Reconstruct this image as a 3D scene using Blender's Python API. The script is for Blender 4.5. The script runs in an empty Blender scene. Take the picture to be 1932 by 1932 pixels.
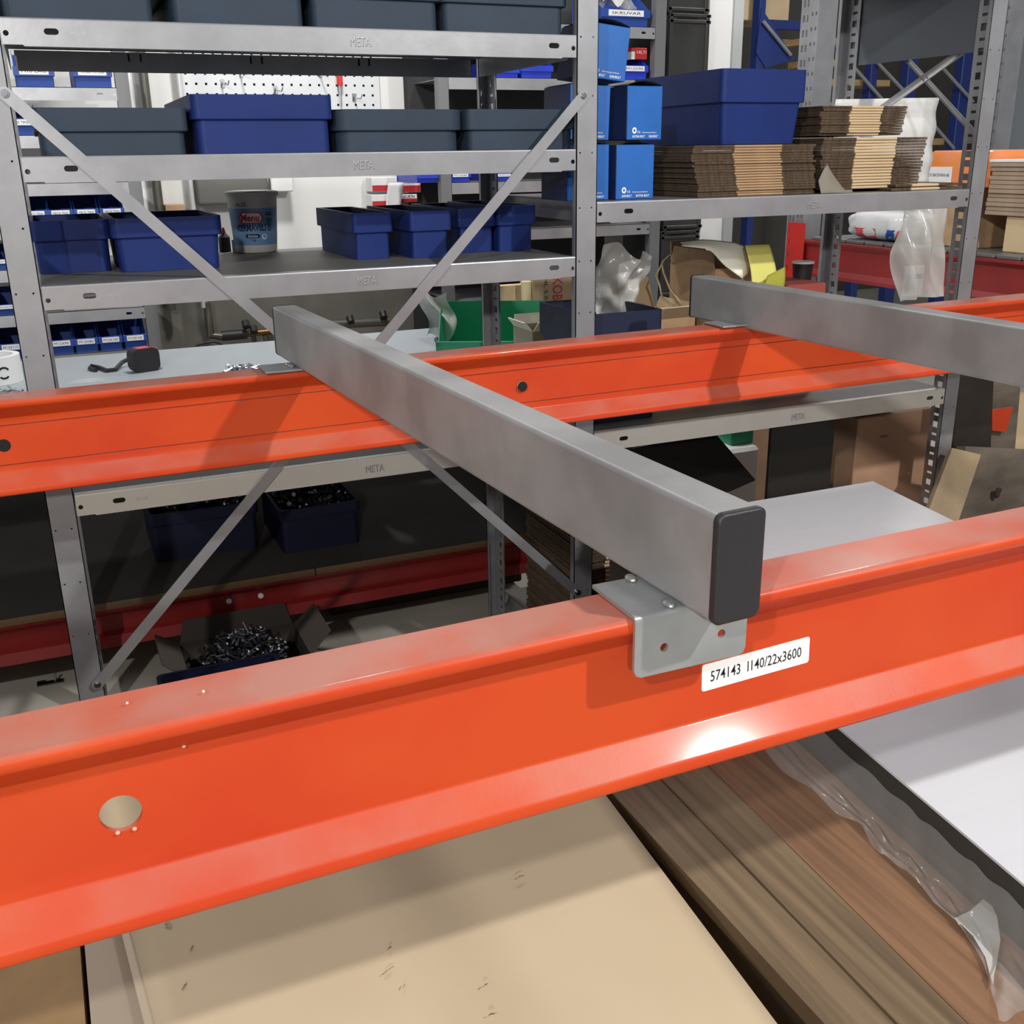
import bpy, bmesh, math, random
from mathutils import Vector, Matrix
random.seed(7)
SC = bpy.context.scene
COL = SC.collection
# ------------------------------------------------------------------ camera
CAM = Vector((0.0583, -1.8477, 1.55)); FPX = 1957.5
def _axes(yaw, pitch, roll):
    f = Vector((math.sin(yaw)*math.cos(pitch), math.cos(yaw)*math.cos(pitch), -math.sin(pitch)))
    r = Vector((math.cos(yaw), -math.sin(yaw), 0)); u = r.cross(f)
    return (r*math.cos(roll)+u*math.sin(roll), u*math.cos(roll)-r*math.sin(roll), f)
CR, CU, CF = _axes(.4052, .3323, -.0149)
cam_data = bpy.data.cameras.new('camera'); cam = bpy.data.objects.new('camera', cam_data); COL.objects.link(cam)
m = Matrix((CR, CU, -CF)).transposed().to_4x4(); m.translation = CAM; cam.matrix_world = m
cam_data.sensor_width = 36; cam_data.lens = 36*FPX/1932; cam_data.clip_start = .02; cam_data.clip_end = 60
SC.camera = cam
# ------------------------------------------------------------------ world, lamps, exposure
w = bpy.data.worlds.new('hall'); SC.world = w; w.use_nodes = True
w.node_tree.nodes['Background'].inputs[0].default_value = (.93, .96, 1.0, 1)
w.node_tree.nodes['Background'].inputs[1].default_value = .31
def lamp(name, loc, watts, size=.15, color=(1, .97, .93), aim=(.6, 0, .6)):
    l = bpy.data.lights.new(name, 'AREA'); l.shape = 'DISK'; l.size = size; l.energy = watts; l.color = color
    o = bpy.data.objects.new(name, l); COL.objects.link(o); o.location = loc
    o.rotation_euler = (Vector(aim)-Vector(loc)).to_track_quat('-Z', 'Y').to_euler(); return o
lamp('hall_lamp', (2.0, -2.9, 3.3), 84, .10)
lamp('hall_lamp', (-1.5, -6.0, 3.0), 125, .16)
lamp('hall_lamp', (-1.75, -3.4, 3.2), 62, .10)
lamp('hall_lamp', (.9, 1.35, 3.4), 50, .3, aim=(.9, 2.3, 1.2))
lamp('hall_lamp', (3.9, 2.2, 3.6), 60, .3, aim=(3.4, 3.0, 1.0))
SC.view_settings.view_transform = 'Standard'; SC.view_settings.look = 'None'
SC.view_settings.exposure = -0.06; SC.view_settings.gamma = 1.0; SC.view_settings.use_curve_mapping = False

# ------------------------------------------------------------------ pixel rays on known planes (photo frame 1932 px)
def _ray(x, y): return CF + CR*((x-966)/FPX) - CU*((y-966)/FPX)
def atY(x, y, v): d = _ray(x, y); return CAM + d*((v-CAM.y)/d.y)
def atZ(x, y, v): d = _ray(x, y); return CAM + d*((v-CAM.z)/d.z)
def atX(x, y, v): d = _ray(x, y); return CAM + d*((v-CAM.x)/d.x)

# ------------------------------------------------------------------ materials
def lin(c):
    return tuple((v/255/12.92 if v/255 <= .04045 else ((v/255+.055)/1.055)**2.4) for v in c)
MATS = {}
def mat(name, rgb, rough=.5, metal=0., spec=.5, noise=0., nscale=20., bump=0., bscale=200., rgb2=None, coat=0., alpha=1., stretch=None, noise_lo=.35, noise_hi=.65, trans=0.):
    if name in MATS: return MATS[name]
    mt = bpy.data.materials.new(name); mt.use_nodes = True; nt = mt.node_tree; p = nt.nodes['Principled BSDF']
    c = (*lin(rgb), 1); p.inputs['Base Color'].default_value = c
    p.inputs['Roughness'].default_value = rough; p.inputs['Metallic'].default_value = metal
    p.inputs['Specular IOR Level'].default_value = spec; p.inputs['Coat Weight'].default_value = coat; p.inputs['Coat Roughness'].default_value = .11
    p.inputs['Alpha'].default_value = alpha; p.inputs['Transmission Weight'].default_value = trans
    tc = nt.nodes.new('ShaderNodeTexCoord'); src = tc.outputs['Object']
    if stretch:
        mp = nt.nodes.new('ShaderNodeMapping'); mp.inputs['Scale'].default_value = stretch; nt.links.new(src, mp.inputs[0]); src = mp.outputs[0]
    if noise:
        n = nt.nodes.new('ShaderNodeTexNoise'); n.inputs['Scale'].default_value = nscale; n.inputs['Detail'].default_value = 5
        nt.links.new(src, n.inputs['Vector'])
        mr = nt.nodes.new('ShaderNodeMapRange'); mr.inputs[1].default_value = noise_lo; mr.inputs[2].default_value = noise_hi
        mr.inputs[4].default_value = noise
        nt.links.new(n.outputs['Fac'], mr.inputs[0])
        mx = nt.nodes.new('ShaderNodeMix'); mx.data_type = 'RGBA'; mx.inputs[6].default_value = c
        mx.inputs[7].default_value = (*lin(rgb2 or tuple(v*.6 for v in rgb)), 1)
        nt.links.new(mr.outputs[0], mx.inputs[0]); nt.links.new(mx.outputs[2], p.inputs['Base Color'])
    if bump:
        n2 = nt.nodes.new('ShaderNodeTexNoise'); n2.inputs['Scale'].default_value = bscale; n2.inputs['Detail'].default_value = 3
        nt.links.new(src, n2.inputs['Vector'])
        b = nt.nodes.new('ShaderNodeBump'); b.inputs['Strength'].default_value = bump; b.inputs['Distance'].default_value = .002
        nt.links.new(n2.outputs['Fac'], b.inputs['Height']); nt.links.new(b.outputs[0], p.inputs['Normal'])
    MATS[name] = mt; return mt
ORANGE = mat('orange_paint', (190, 60, 30), .40, spec=.16, noise=.6, nscale=6, rgb2=(200, 80, 34), bump=.05, bscale=300, coat=.22)
def add_dust_sheen(mt, rgb, top, scale, zlo=.3, zhi=1.):
    """pale dust and painted ceiling sheen on faces that look upward, in patches"""
    nt = mt.node_tree; p = nt.nodes['Principled BSDF']; src = p.inputs['Base Color'].links[0].from_socket
    g = nt.nodes.new('ShaderNodeNewGeometry'); sp = nt.nodes.new('ShaderNodeSeparateXYZ'); nt.links.new(g.outputs['Normal'], sp.inputs[0])
    mr = nt.nodes.new('ShaderNodeMapRange'); mr.inputs[1].default_value = zlo; mr.inputs[2].default_value = zhi; nt.links.new(sp.outputs['Z'], mr.inputs[0])
    tc = nt.nodes.new('ShaderNodeTexCoord'); n = nt.nodes.new('ShaderNodeTexNoise'); n.inputs['Scale'].default_value = scale; n.inputs['Detail'].default_value = 6; nt.links.new(tc.outputs['Object'], n.inputs['Vector'])
    m2 = nt.nodes.new('ShaderNodeMapRange'); m2.inputs[1].default_value = .40; m2.inputs[2].default_value = .60; m2.inputs[3].default_value = top*.35; m2.inputs[4].default_value = top; nt.links.new(n.outputs['Fac'], m2.inputs[0])
    mu = nt.nodes.new('ShaderNodeMath'); mu.operation = 'MULTIPLY'; nt.links.new(mr.outputs[0], mu.inputs[0]); nt.links.new(m2.outputs[0], mu.inputs[1])
    mx = nt.nodes.new('ShaderNodeMix'); mx.data_type = 'RGBA'; nt.links.new(mu.outputs[0], mx.inputs[0]); nt.links.new(src, mx.inputs[6]); mx.inputs[7].default_value = (*lin(rgb), 1)
    nt.links.new(mx.outputs[2], p.inputs['Base Color'])
add_dust_sheen(ORANGE, (176, 130, 116), .72, 9, .4, 1.)  # dust tint also paints in the ceiling's pale reflection on upward faces
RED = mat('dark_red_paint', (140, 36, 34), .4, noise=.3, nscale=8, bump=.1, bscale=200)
GALV = mat('galvanised_steel', (186, 187, 190), .33, metal=.68, noise=.5, nscale=14, rgb2=(158, 159, 163), bump=.06, bscale=60)
PALEZ = mat('pale_shelf_metal', (216, 214, 204), .4, metal=.25, noise=.4, nscale=10, rgb2=(198, 196, 187))  # paler shelf metal for the two shelves near bench height
DECK = mat('dull_grey_deck', (104, 102, 99), .55, metal=.15, noise=.4, nscale=5, rgb2=(90, 88, 85))
GALVR = mat('dull_rear_post', (118, 120, 122), .5, metal=.3)
GALVD = mat('galvanised_post', (160, 161, 165), .42, metal=.5, noise=.5, nscale=14, rgb2=(138, 139, 142), bump=.06, bscale=60)
TUBE = mat('bare_steel_tube', (160, 160, 160), .46, metal=.25, noise=.7, nscale=9, rgb2=(126, 125, 124), bump=.2, bscale=70)
ZINC = mat('zinc_bracket', (168, 171, 172), .4, metal=.45, noise=.5, nscale=25, rgb2=(140, 143, 144))
WELD = mat('weld_bead', (190, 190, 188), .25, metal=.9, bump=.3, bscale=300)
BLACKP = mat('black_plastic', (38, 37, 40), .5, bump=.2, bscale=250)
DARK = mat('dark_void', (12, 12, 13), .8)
SLATE = mat('slate_blue_plastic', (50, 63, 78), .55, spec=.25, noise=.2, nscale=12, bump=.05, bscale=400)
NAVY = mat('navy_blue_plastic', (26, 46, 108), .5, spec=.25, noise=.25, nscale=8, bump=.05, bscale=400)
BLUEB = mat('bright_blue_plastic', (38, 62, 190), .4)
BLUED = mat('mid_blue_plastic', (34, 70, 150), .45)
BOXB = mat('blue_printed_card', (30, 100, 182), .45, noise=.2, nscale=15, bump=.05, bscale=100)
BOXN = mat('navy_side_card', (20, 38, 84), .5)  # darker navy used only on the left faces of the boxes
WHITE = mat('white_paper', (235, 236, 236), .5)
INK = mat('black_ink', (16, 17, 20), .6)
INKN = mat('navy_ink', (18, 32, 62), .6)
INKR = mat('red_ink', (196, 40, 44), .6)
KRAFT = mat('kraft_card', (176, 146, 112), .8, noise=.5, nscale=30, rgb2=(158, 128, 96), bump=.1, bscale=150)
KRAFTL = mat('pale_kraft_card', (205, 182, 146), .8, noise=.4, nscale=12, rgb2=(192, 168, 132), bump=.08, bscale=80)
KRAFTD = mat('corrugated_edge', (96, 78, 60), .9, noise=.8, nscale=160, rgb2=(58, 46, 35), bump=.6, bscale=260)
BEIGE = mat('beige_board', (196, 178, 148), .75, noise=.5, nscale=5, rgb2=(184, 164, 134), bump=.06, bscale=60)
WHITEB = mat('white_board', (214, 216, 221), .35, noise=.3, nscale=6, rgb2=(204, 207, 214), stretch=(1, 8, 1))
WALLW = mat('white_wall_paint', (222, 222, 220), .7, bump=.05, bscale=40)
WALLG = mat('grey_lower_wall', (116, 114, 106), .7, noise=.3, nscale=6)
BENCH = mat('grey_laminate', (158, 166, 172), .4, noise=.3, nscale=8, rgb2=(146, 154, 160))
CONC = mat('pale_concrete_floor', (178, 174, 162), .7, noise=.4, nscale=3, rgb2=(160, 156, 146), bump=.05)
PIPE = mat('dull_grey_pipe', (110, 108, 100), .35, metal=.6)
PIPEW = mat('white_painted_pipe', (196, 198, 198), .35, metal=.2)
BRASS = mat('brass_fitting', (130, 100, 60), .35, metal=.8)
GREEN = mat('green_plastic', (30, 140, 100), .4)
CHIP = mat('chipboard_edge', (134, 104, 72), .85, noise=.6, nscale=200, rgb2=(100, 78, 54))
SHELFD = mat('dark_shelf_board', (66, 62, 58), .75, noise=.3, nscale=5)
WOODG = mat('weathered_board', (112, 102, 90), .85, noise=.8, nscale=6, rgb2=(76, 68, 60), bump=.3, bscale=40, stretch=(1, 1, 3))
PANELG = mat('grey_steel_panel', (92, 98, 106), .5, metal=.3)
BLUEF = mat('blue_steel_frame', (34, 52, 116), .45)
WOODS = mat('pale_wood_slat', (190, 160, 112), .7)
ORPLAST = mat('orange_plastic_wrap', (240, 140, 62), .3, noise=.4, nscale=14, rgb2=(240, 160, 130))
YELLOW = mat('yellow_card', (222, 218, 118), .7)
OLIVE = mat('olive_card', (160, 158, 52), .7)
CREAM = mat('cream_card', (250, 250, 232), .6)
GREYM = mat('grey_enclosure', (104, 104, 100), .5)
LBLUE = mat('bucket_label_blue', (112, 152, 196), .4, noise=.2, nscale=20)
TUBW = mat('bucket_white', (196, 194, 192), .4)
STEELB = mat('bright_screws', (176, 178, 184), .25, metal=1.)
STEELD = mat('dark_screws', (120, 122, 128), .25, metal=1.)
CREASE = mat('grey_card', (150, 146, 128), .8)
FILM = mat('clear_film', (225, 225, 222), .12, spec=.8, alpha=.22, bump=.5, bscale=24)
BAG = mat('cloudy_plastic_bag', (206, 206, 202), .22, spec=.5, alpha=.75, bump=.5, bscale=26)
def wood_film():
    mt = mat('wood_grain_board', (148, 112, 84), .35, noise=1., nscale=3.6, rgb2=(106, 79, 58), stretch=(22, .8, 1), noise_lo=.28, noise_hi=.72, coat=.2, bump=.1, bscale=20)
    return mt
WOODF = wood_film()

# ------------------------------------------------------------------ mesh building
class MB:
    def __init__(s): s.bm = bmesh.new(); s.mi = 0
    def face(s, pts, mi=None):
        f = s.bm.faces.new([s.bm.verts.new(Vector(p)) for p in pts]); f.material_index = s.mi if mi is None else mi; return f
    def box(s, a, b, bev=0., M=None, seg=1):
        a = Vector(a); b = Vector(b); c = (a+b)/2; d = b-a
        r = bmesh.ops.create_cube(s.bm, size=1.0, matrix=Matrix.Translation(c) @ Matrix.Diagonal((abs(d.x), abs(d.y), abs(d.z), 1)))
        vs = r['verts']
        if bev:
            ed = list({e for v in vs for e in v.link_edges})
            q = bmesh.ops.bevel(s.bm, geom=ed, offset=bev, segments=seg, affect='EDGES', profile=.5)
            vs = list({v for f in q['faces'] for v in f.verts} | {v for v in vs if v.is_valid})
        fs = {f for v in vs for f in v.link_faces}
        for f in fs: f.material_index = s.mi
        if M is not None: bmesh.ops.transform(s.bm, matrix=M, verts=vs)
        return vs
    def cyl(s, p0, p1, r0, r1=None, n=16, cap=True):
        p0 = Vector(p0); p1 = Vector(p1); d = p1-p0; r1 = r0 if r1 is None else r1
        M = Matrix.Translation((p0+p1)/2) @ d.to_track_quat('Z', 'Y').to_matrix().to_4x4()
        q = bmesh.ops.create_cone(s.bm, cap_ends=cap, segments=n, radius1=r0, radius2=r1, depth=d.length, matrix=M)
        for f in {f for v in q['verts'] for f in v.link_faces}: f.material_index = s.mi
    def sphere(s, c, r, sc=(1, 1, 1), n=12):
        q = bmesh.ops.create_uvsphere(s.bm, u_segments=n, v_segments=max(6, n//2), radius=r, matrix=Matrix.Translation(c) @ Matrix.Diagonal((*sc, 1)))
        for f in {f for v in q['verts'] for f in v.link_faces}: f.material_index = s.mi
    def tube(s, pts, r, n=10):
        pts = [Vector(p) for p in pts]; rings = []; up = Vector((0.13, .21, .97))
        for i, p in enumerate(pts):
            t = (pts[min(i+1, len(pts)-1)]-pts[max(i-1, 0)]).normalized()
            a = t.cross(up); a = (a if a.length > 1e-3 else t.cross(Vector((1, 0, 0)))).normalized(); b = t.cross(a)
            rr = r[i] if isinstance(r, (list, tuple)) else r
            rings.append([s.bm.verts.new(p+(a*math.cos(k*2*math.pi/n)+b*math.sin(k*2*math.pi/n))*rr) for k in range(n)])
        s.loft(rings, True)
        for ring in (rings[0], rings[-1]):
            try: s.bm.faces.new(ring).material_index = s.mi
            except ValueError: pass
    def loft(s, rings, closed=True):
        for A, B in zip(rings, rings[1:]):
            n = len(A)
            for k in range(n if closed else n-1):
                try: s.bm.faces.new((A[k], A[(k+1) % n], B[(k+1) % n], B[k])).material_index = s.mi
                except ValueError: pass
    def ring(s, pts): return [s.bm.verts.new(Vector(p)) for p in pts]
    def prism(s, prof, M, x0, x1, cap=True):
        """profile of (y,z) extruded along local x"""
        A = s.ring([M @ Vector((x0, y, z)) for y, z in prof]); B = s.ring([M @ Vector((x1, y, z)) for y, z in prof])
        s.loft([A, B])
        if cap:
            for q in (A, B):
                f = s.bm.faces.new(q); f.material_index = s.mi
    def plate(s, outer, holes, M, t):
        """flat plate in local xy with real holes, thickness t along local -z"""
        ed = []
        for loop in [outer]+list(holes):
            vs = [s.bm.verts.new(Vector((x, y, 0))) for x, y in loop]
            ed += [s.bm.edges.new((vs[i], vs[(i+1) % len(vs)])) for i in range(len(vs))]
        q = bmesh.ops.triangle_fill(s.bm, use_beauty=True, use_dissolve=False, edges=ed)
        fs = [g for g in q['geom'] if isinstance(g, bmesh.types.BMFace)]
        for f in fs: f.material_index = s.mi
        if t:
            e = bmesh.ops.extrude_face_region(s.bm, geom=fs)
            nv = [g for g in e['geom'] if isinstance(g, bmesh.types.BMVert)]
            bmesh.ops.translate(s.bm, vec=(0, 0, -t), verts=nv)
            vs = list({v for f in fs for v in f.verts} | set(nv))
        else: vs = list({v for f in fs for v in f.verts})
        for f in {f for v in vs for f in v.link_faces}: f.material_index = s.mi
        bmesh.ops.transform(s.bm, matrix=M, verts=vs)
    def gridplate(s, xs, zs, skip, M, t):
        """flat plate cut on a grid, skip(i,j) leaves a real rectangular hole"""
        V = {}; fs = []
        def v(i, j):
            if (i, j) not in V: V[i, j] = s.bm.verts.new(Vector((xs[i], zs[j], 0)))
            return V[i, j]
        for i in range(len(xs)-1):
            for j in range(len(zs)-1):
                if not skip(i, j): fs.append(s.bm.faces.new((v(i, j), v(i+1, j), v(i+1, j+1), v(i, j+1))))
        e = bmesh.ops.extrude_face_region(s.bm, geom=fs)
        nv = [g for g in e['geom'] if isinstance(g, bmesh.types.BMVert)]
        bmesh.ops.translate(s.bm, vec=(0, 0, -t), verts=nv); vs = list(set(V.values()) | set(nv))
        for f in {f for q in vs for f in q.link_faces}: f.material_index = s.mi
        bmesh.ops.transform(s.bm, matrix=M, verts=vs)
    def grid(s, fn, nu, nv):
        R = [[s.bm.verts.new(Vector(fn(i/nu, j/nv))) for i in range(nu+1)] for j in range(nv+1)]
        s.loft(R, False)
    def text(s, key, M, depth=0.):
        """M maps (x,y,0) text space; M may be a function"""
        vs, fs = TXT[key]; f3 = M if callable(M) else (lambda p: M @ p)
        V = [s.bm.verts.new(f3(Vector((v[0], v[1], 0)))) for v in vs]
        new = []
        for f in fs:
            try: g = s.bm.faces.new([V[i] for i in f]); g.material_index = s.mi; new.append(g)
            except ValueError: pass
def thing(name, label, cat, loc, rz=0., group=None, kind=None):
    o = bpy.data.objects.new(name, None); COL.objects.link(o); o.empty_display_size = .02
    o.location = loc; o.rotation_euler = (0, 0, rz); o['label'] = label; o['category'] = cat
    if group: o['group'] = group
    o['_m'] = [x for row in (Matrix.Translation(loc) @ Matrix.Rotation(rz, 4, 'Z')) for x in row]
    return o
def wm(o):
    v = list(o['_m']); return Matrix([v[0:4], v[4:8], v[8:12], v[12:16]])
def part(name, mb, mats, parent=None, label=None, smooth=35, world=True, kind=None, wn=False):
    """world-space geometry -> one mesh object, local to its parent"""
    bmesh.ops.recalc_face_normals(mb.bm, faces=mb.bm.faces)
    me = bpy.data.meshes.new(name)
    if parent is not None and world: mb.bm.transform(wm(parent).inverted())
    mb.bm.to_mesh(me); mb.bm.free()
    for mm in (mats if isinstance(mats, (list, tuple)) else [mats]): me.materials.append(mm)
    for p in me.polygons: p.use_smooth = True
    me.set_sharp_from_angle(angle=math.radians(smooth))
    o = bpy.data.objects.new(name, me); COL.objects.link(o)
    if parent is not None:
        o.parent = parent; o['_m'] = list(parent['_m'])
    if label: o['label'] = label
    if kind: o['kind'] = kind
    if wn:
        q = o.modifiers.new('normals', 'WEIGHTED_NORMAL'); q.keep_sharp = True; q.weight = 90
    return o
def single(name, mb, mats, label, cat, loc, rz=0., group=None, kind=None, smooth=35):
    """a thing that is one mesh, origin at its base; geometry given in world space"""
    M = Matrix.Translation(loc) @ Matrix.Rotation(rz, 4, 'Z')
    mb.bm.transform(M.inverted())
    o = part(name, mb, mats, None, label, smooth, False, kind)
    o.location = loc; o.rotation_euler = (0, 0, rz); o['_m'] = [x for row in M for x in row]; o['category'] = cat
    if group: o['group'] = group
    return o
def struct(name, mb, mats, label, cat='room'):
    o = part(name, mb, mats); o['kind'] = 'structure'; o['label'] = label; o['category'] = cat
    o['_m'] = [x for row in Matrix.Identity(4) for x in row]; return o
def circ(cx, cy, r, n=10, ry=None):
    return [(cx+r*math.cos(2*math.pi*k/n), cy+(ry or r)*math.sin(2*math.pi*k/n)) for k in range(n)]
def slot(cx, cy, hw, r, n=5):
    p = [(cx+hw+r*math.cos(a), cy+r*math.sin(a)) for a in [(-.5+k/n)*math.pi for k in range(n+1)]]
    return p+[(cx-hw+r*math.cos(a), cy+r*math.sin(a)) for a in [(.5+k/n)*math.pi for k in range(n+1)]]
def rrect(w, h, r, n=4):
    out = []
    for sx, sy, a0 in ((1, 1, 0), (-1, 1, 90), (-1, -1, 180), (1, -1, 270)):
        for k in range(n+1):
            a = math.radians(a0+90*k/n); out.append((sx*(w/2-r)+r*math.cos(a), sy*(h/2-r)+r*math.sin(a)))
    return out
def frame(o, x, y):
    """matrix from origin and local x / y axes"""
    x = Vector(x).normalized(); y = Vector(y); z = x.cross(y).normalized(); y = z.cross(x)
    M = Matrix((x, y, z)).transposed().to_4x4(); M.translation = Vector(o); return M
FRONT = lambda o: frame(o, (1, 0, 0), (0, 0, 1))     # text / plates facing -Y
# lettering, prepared while the scene is still small
TXT = {}
BOLD = {'Menu': .03, 'KERMAVIILI': .035, '1 kg': .02, '574143  I140/22x3600': .004, 'BOTMA BOLT': .015, 'EUROBOLT': .015, 'META': .0}
def prep_text(strings):
    obs = []
    for s_, shear in strings:
        c = bpy.data.curves.new('lettering', 'FONT'); c.body = s_; c.size = 1; c.align_x = 'CENTER'; c.align_y = 'CENTER'; c.resolution_u = 2; c.shear = shear; c.offset = BOLD.get(s_, 0)
        o = bpy.data.objects.new('lettering', c); COL.objects.link(o); obs.append((s_, o))
    bpy.context.view_layer.update(); dg = bpy.context.evaluated_depsgraph_get()
    for s_, o in obs:
        me = o.evaluated_get(dg).to_mesh()
        vs = [tuple(v.co) for v in me.vertices]
        x0 = min(v[0] for v in vs); x1 = max(v[0] for v in vs); y0 = min(v[1] for v in vs); y1 = max(v[1] for v in vs)
        # normalised: width 1..aspect kept, centred, height 1
        h = (y1-y0) or 1
        TXT[s_] = ([((v[0]-(x0+x1)/2)/(x1-x0), (v[1]-(y0+y1)/2)/h) for v in vs], [tuple(p.vertices) for p in me.polygons])
    for s_, o in obs:
        c = o.data; bpy.data.objects.remove(o); bpy.data.curves.remove(c)
LABELS = ['M10 LAG', 'M12 LAG  M12 TENSI', 'M8X25 TENSI', 'M8X30 TENSI', 'M8X35 TENSI', 'M12X90', 'M12X80', 'M12X100', 'M10X100', 'M12X110', 'M10X120', 'SKRUVAR']
prep_text([(t, 0) for t in ['574143  I140/22x3600', 'META', 'Menu', 'KERMAVIILI', 'Gramma', '1 kg', 'MS 150', 'WURTH', 'HILTI', '10', 'KOBOH', 'HL 5.0', 'OY BACKMAN AB', 'HERMANT', '??'] + LABELS] +
          [('BOTMA BOLT', .25), ('EUROBOLT', .25), ('fastenerproducts', .25), ('dental products', .25), ('m,25', .3)])
def txt(mb, key, o, w, h, x=(1, 0, 0), y=(0, 0, 1)):
    M = frame(o, x, y); mb.text(key, lambda p: M @ Vector((p.x*w, p.y*h, 0)))

# ================================================================== SETTING
WY = 2.75
mb = MB(); mb.box((-4, -5, -.1), (13, 8, 0)); struct('floor', mb, CONC, 'pale grey concrete floor under the racks', 'floor')
zsplit = atY(600, 545, WY).z  # below this height the wall is coloured grey
mb = MB(); mb.box((-4, WY, zsplit), (2.05, WY+.15, 4.2)); mb.mi = 1; mb.box((-4, WY-.002, 0), (2.05, WY+.15, zsplit))
struct('wall_back', mb, [WALLW, WALLG], 'white painted back wall with a grey lower half', 'wall')
mb = MB(); mb.box((-4, 7.8, 0), (13, 8, 4.2)); struct('wall_far', mb, mat('dim_far_wall', (96, 92, 86), .8, noise=.3, nscale=2), 'dim brownish far wall of the hall', 'wall')
mb = MB(); mb.box((12.8, -5, 0), (13, 8, 4.2)); struct('wall_right', mb, MATS['dim_far_wall'], 'dim brownish side wall of the hall', 'wall')

# ================================================================== ORANGE BEAMS
def beam(name, label, x0w, org, yaw, holes, groove, sticker=None):
    th = thing(name, label, 'beam', org)
    ax = Vector((math.cos(yaw), math.sin(yaw), .0118)); M = frame(org, ax, (-math.sin(yaw), math.cos(yaw), 0))
    g = .003
    bot = [(.026, -.109), (.057, -.131), (.057, -.137), (.054, -.14), (.003, -.14), (.001, -.139), (0, -.137), (0, -.131), (.0025, -.128), (.0195, -.1115), (.022, -.109)]
    top = [(.022, -.031), (.0195, -.0285), (.0025, -.012), (0, -.009), (0, -.005), (.0012, -.0018), (.005, 0), (.052, 0), (.057, -.003), (.057, -.009), (.026, -.031)]
    if groove:
        lo = [(.022, -.1002), (.022+g, -.0998), (.022+g, -.0984), (.022, -.098)]; hi = [(.022, -.042), (.022+g, -.0416), (.022+g, -.0402), (.022, -.0398)]
    else: lo = [(.022, -.098)]; hi = [(.022, -.042)]
    prof = bot+lo+hi+top; n = len(prof); iw = len(bot)+len(lo)-1; ib = n-1   # web front face edge iw->iw+1 ; web back edge ib->0
    inv = M.inverted(); hs = sorted((inv @ Vector(h)).x for h, r in holes); hz = [((inv @ Vector(h)), r) for h, r in holes]
    L0, L1 = x0w; cuts = [L0]
    for x in hs: cuts += [x-.03, x+.03]
    cuts.append(L1)
    mb = MB(); rings = [mb.ring([M @ Vector((x, y, z)) for y, z in prof]) for x in cuts]
    for i, (A, B) in enumerate(zip(rings, rings[1:])):
        hole = i % 2 == 1
        for k in range(n):
            if hole and k in (iw, ib): continue
            mb.bm.faces.new((A[k], A[(k+1) % n], B[(k+1) % n], B[k]))
    for q in (rings[0], rings[-1]): mb.bm.faces.new(q)
    for h, r in hz:
        c = circ(h.x, h.z, r, 24)
        for yy, z0, z1 in ((.022, -.098, -.042), (.026, -.109, -.031)):
            Mp = M @ Matrix(((1, 0, 0, 0), (0, 0, 1, yy), (0, 1, 0, 0), (0, 0, 0, 1)))
            mb.plate([(h.x-.03, z0), (h.x+.03, z0), (h.x+.03, z1), (h.x-.03, z1)], [c], Mp, 0)
        A = mb.ring([M @ Vector((x, .022, z)) for x, z in c]); B = mb.ring([M @ Vector((x, .026, z)) for x, z in c]); mb.loft([A, B])
    bmesh.ops.remove_doubles(mb.bm, verts=mb.bm.verts, dist=1e-6)
    part('beam_body', mb, ORANGE, th, smooth=70, wn=True)
    return th, M
YF = -1.267
ofr = Vector((.43, YF, 1.237)); hf = atY(228, 1535, YF+.022)
fb, MF = beam('front_beam', 'glossy orange steel beam nearest the camera, carrying the white number sticker', (-1.6, 2.0), ofr, 0, [(hf, .0128)], False)
orr = Vector((.43, -.2545, 1.237)); h1 = atY(7, 841, -.225); h2 = atY(987, 730, -.245)
rb, MR = beam('rear_beam', 'orange steel beam behind the first, running in front of the shelving rack', (-1.6, 1.85), orr, -.0175, [(h1, .0095), (h2, .0085)], True)
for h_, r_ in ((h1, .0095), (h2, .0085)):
    mb = MB(); mb.cyl(h_+Vector((0, .001, 0)), h_+Vector((0, .0035, 0)), r_*1.0, n=20); part('hole_shade_disc', mb, DARK, rb)  # dark disc paints the darkness inside the open web hole
# paint chips and grime specks on the front beam
mb = MB()
for px, py, r in ((347, 1408, .0011), (384, 1305, .0009), (240, 1327, .0008), (1150, 1122, .0006)):
    p = atY(px, py, YF+.0205) if py == 1408 else atZ(px, py, 1.2372+.0118*(px/1900-.4)*.75)
    mb.cyl(p, p+Vector((0, -.0006, .0006)), r, n=7)
part('paint_chip', mb, mat('bare_chip', (236, 196, 176), .6), fb, kind='stuff')
# burrs at the round hole of the front beam
mb = MB()
for dx in (-.0035, .0065):
    p = hf+Vector((dx, -.0005, -.0128)); mb.sphere(p, .0016, (1, 1, .8), 8)
part('hole_burr', mb, mat('pale_burr', (236, 170, 150), .5), fb)
# sticker
s0 = atY(1325, 1255, YF+.022); s1 = atY(1528.5, 1200, YF+.022); s2 = atY(1325, 1305, YF+.022)
sx = (s1-s0); sw = sx.length; sh = (s0-s2).length
Ms = frame((s0+s1)/2-Vector((0, .0004, sh/2)), sx, (0, 0, 1))
th = thing('number_sticker', 'white rounded sticker with black article number stuck on the front orange beam', 'sticker', Ms.translation)
mb = MB(); mb.plate(rrect(sw, sh, .0022, 3), [], Ms, .0003); part('sticker_paper', mb, WHITE, th)
mb = MB(); mb.text('574143  I140/22x3600', lambda p: Ms @ Vector((p.x*sw*.845, p.y*sh*.40, .0002))); part('number_lettering', mb, INK, th)

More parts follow.
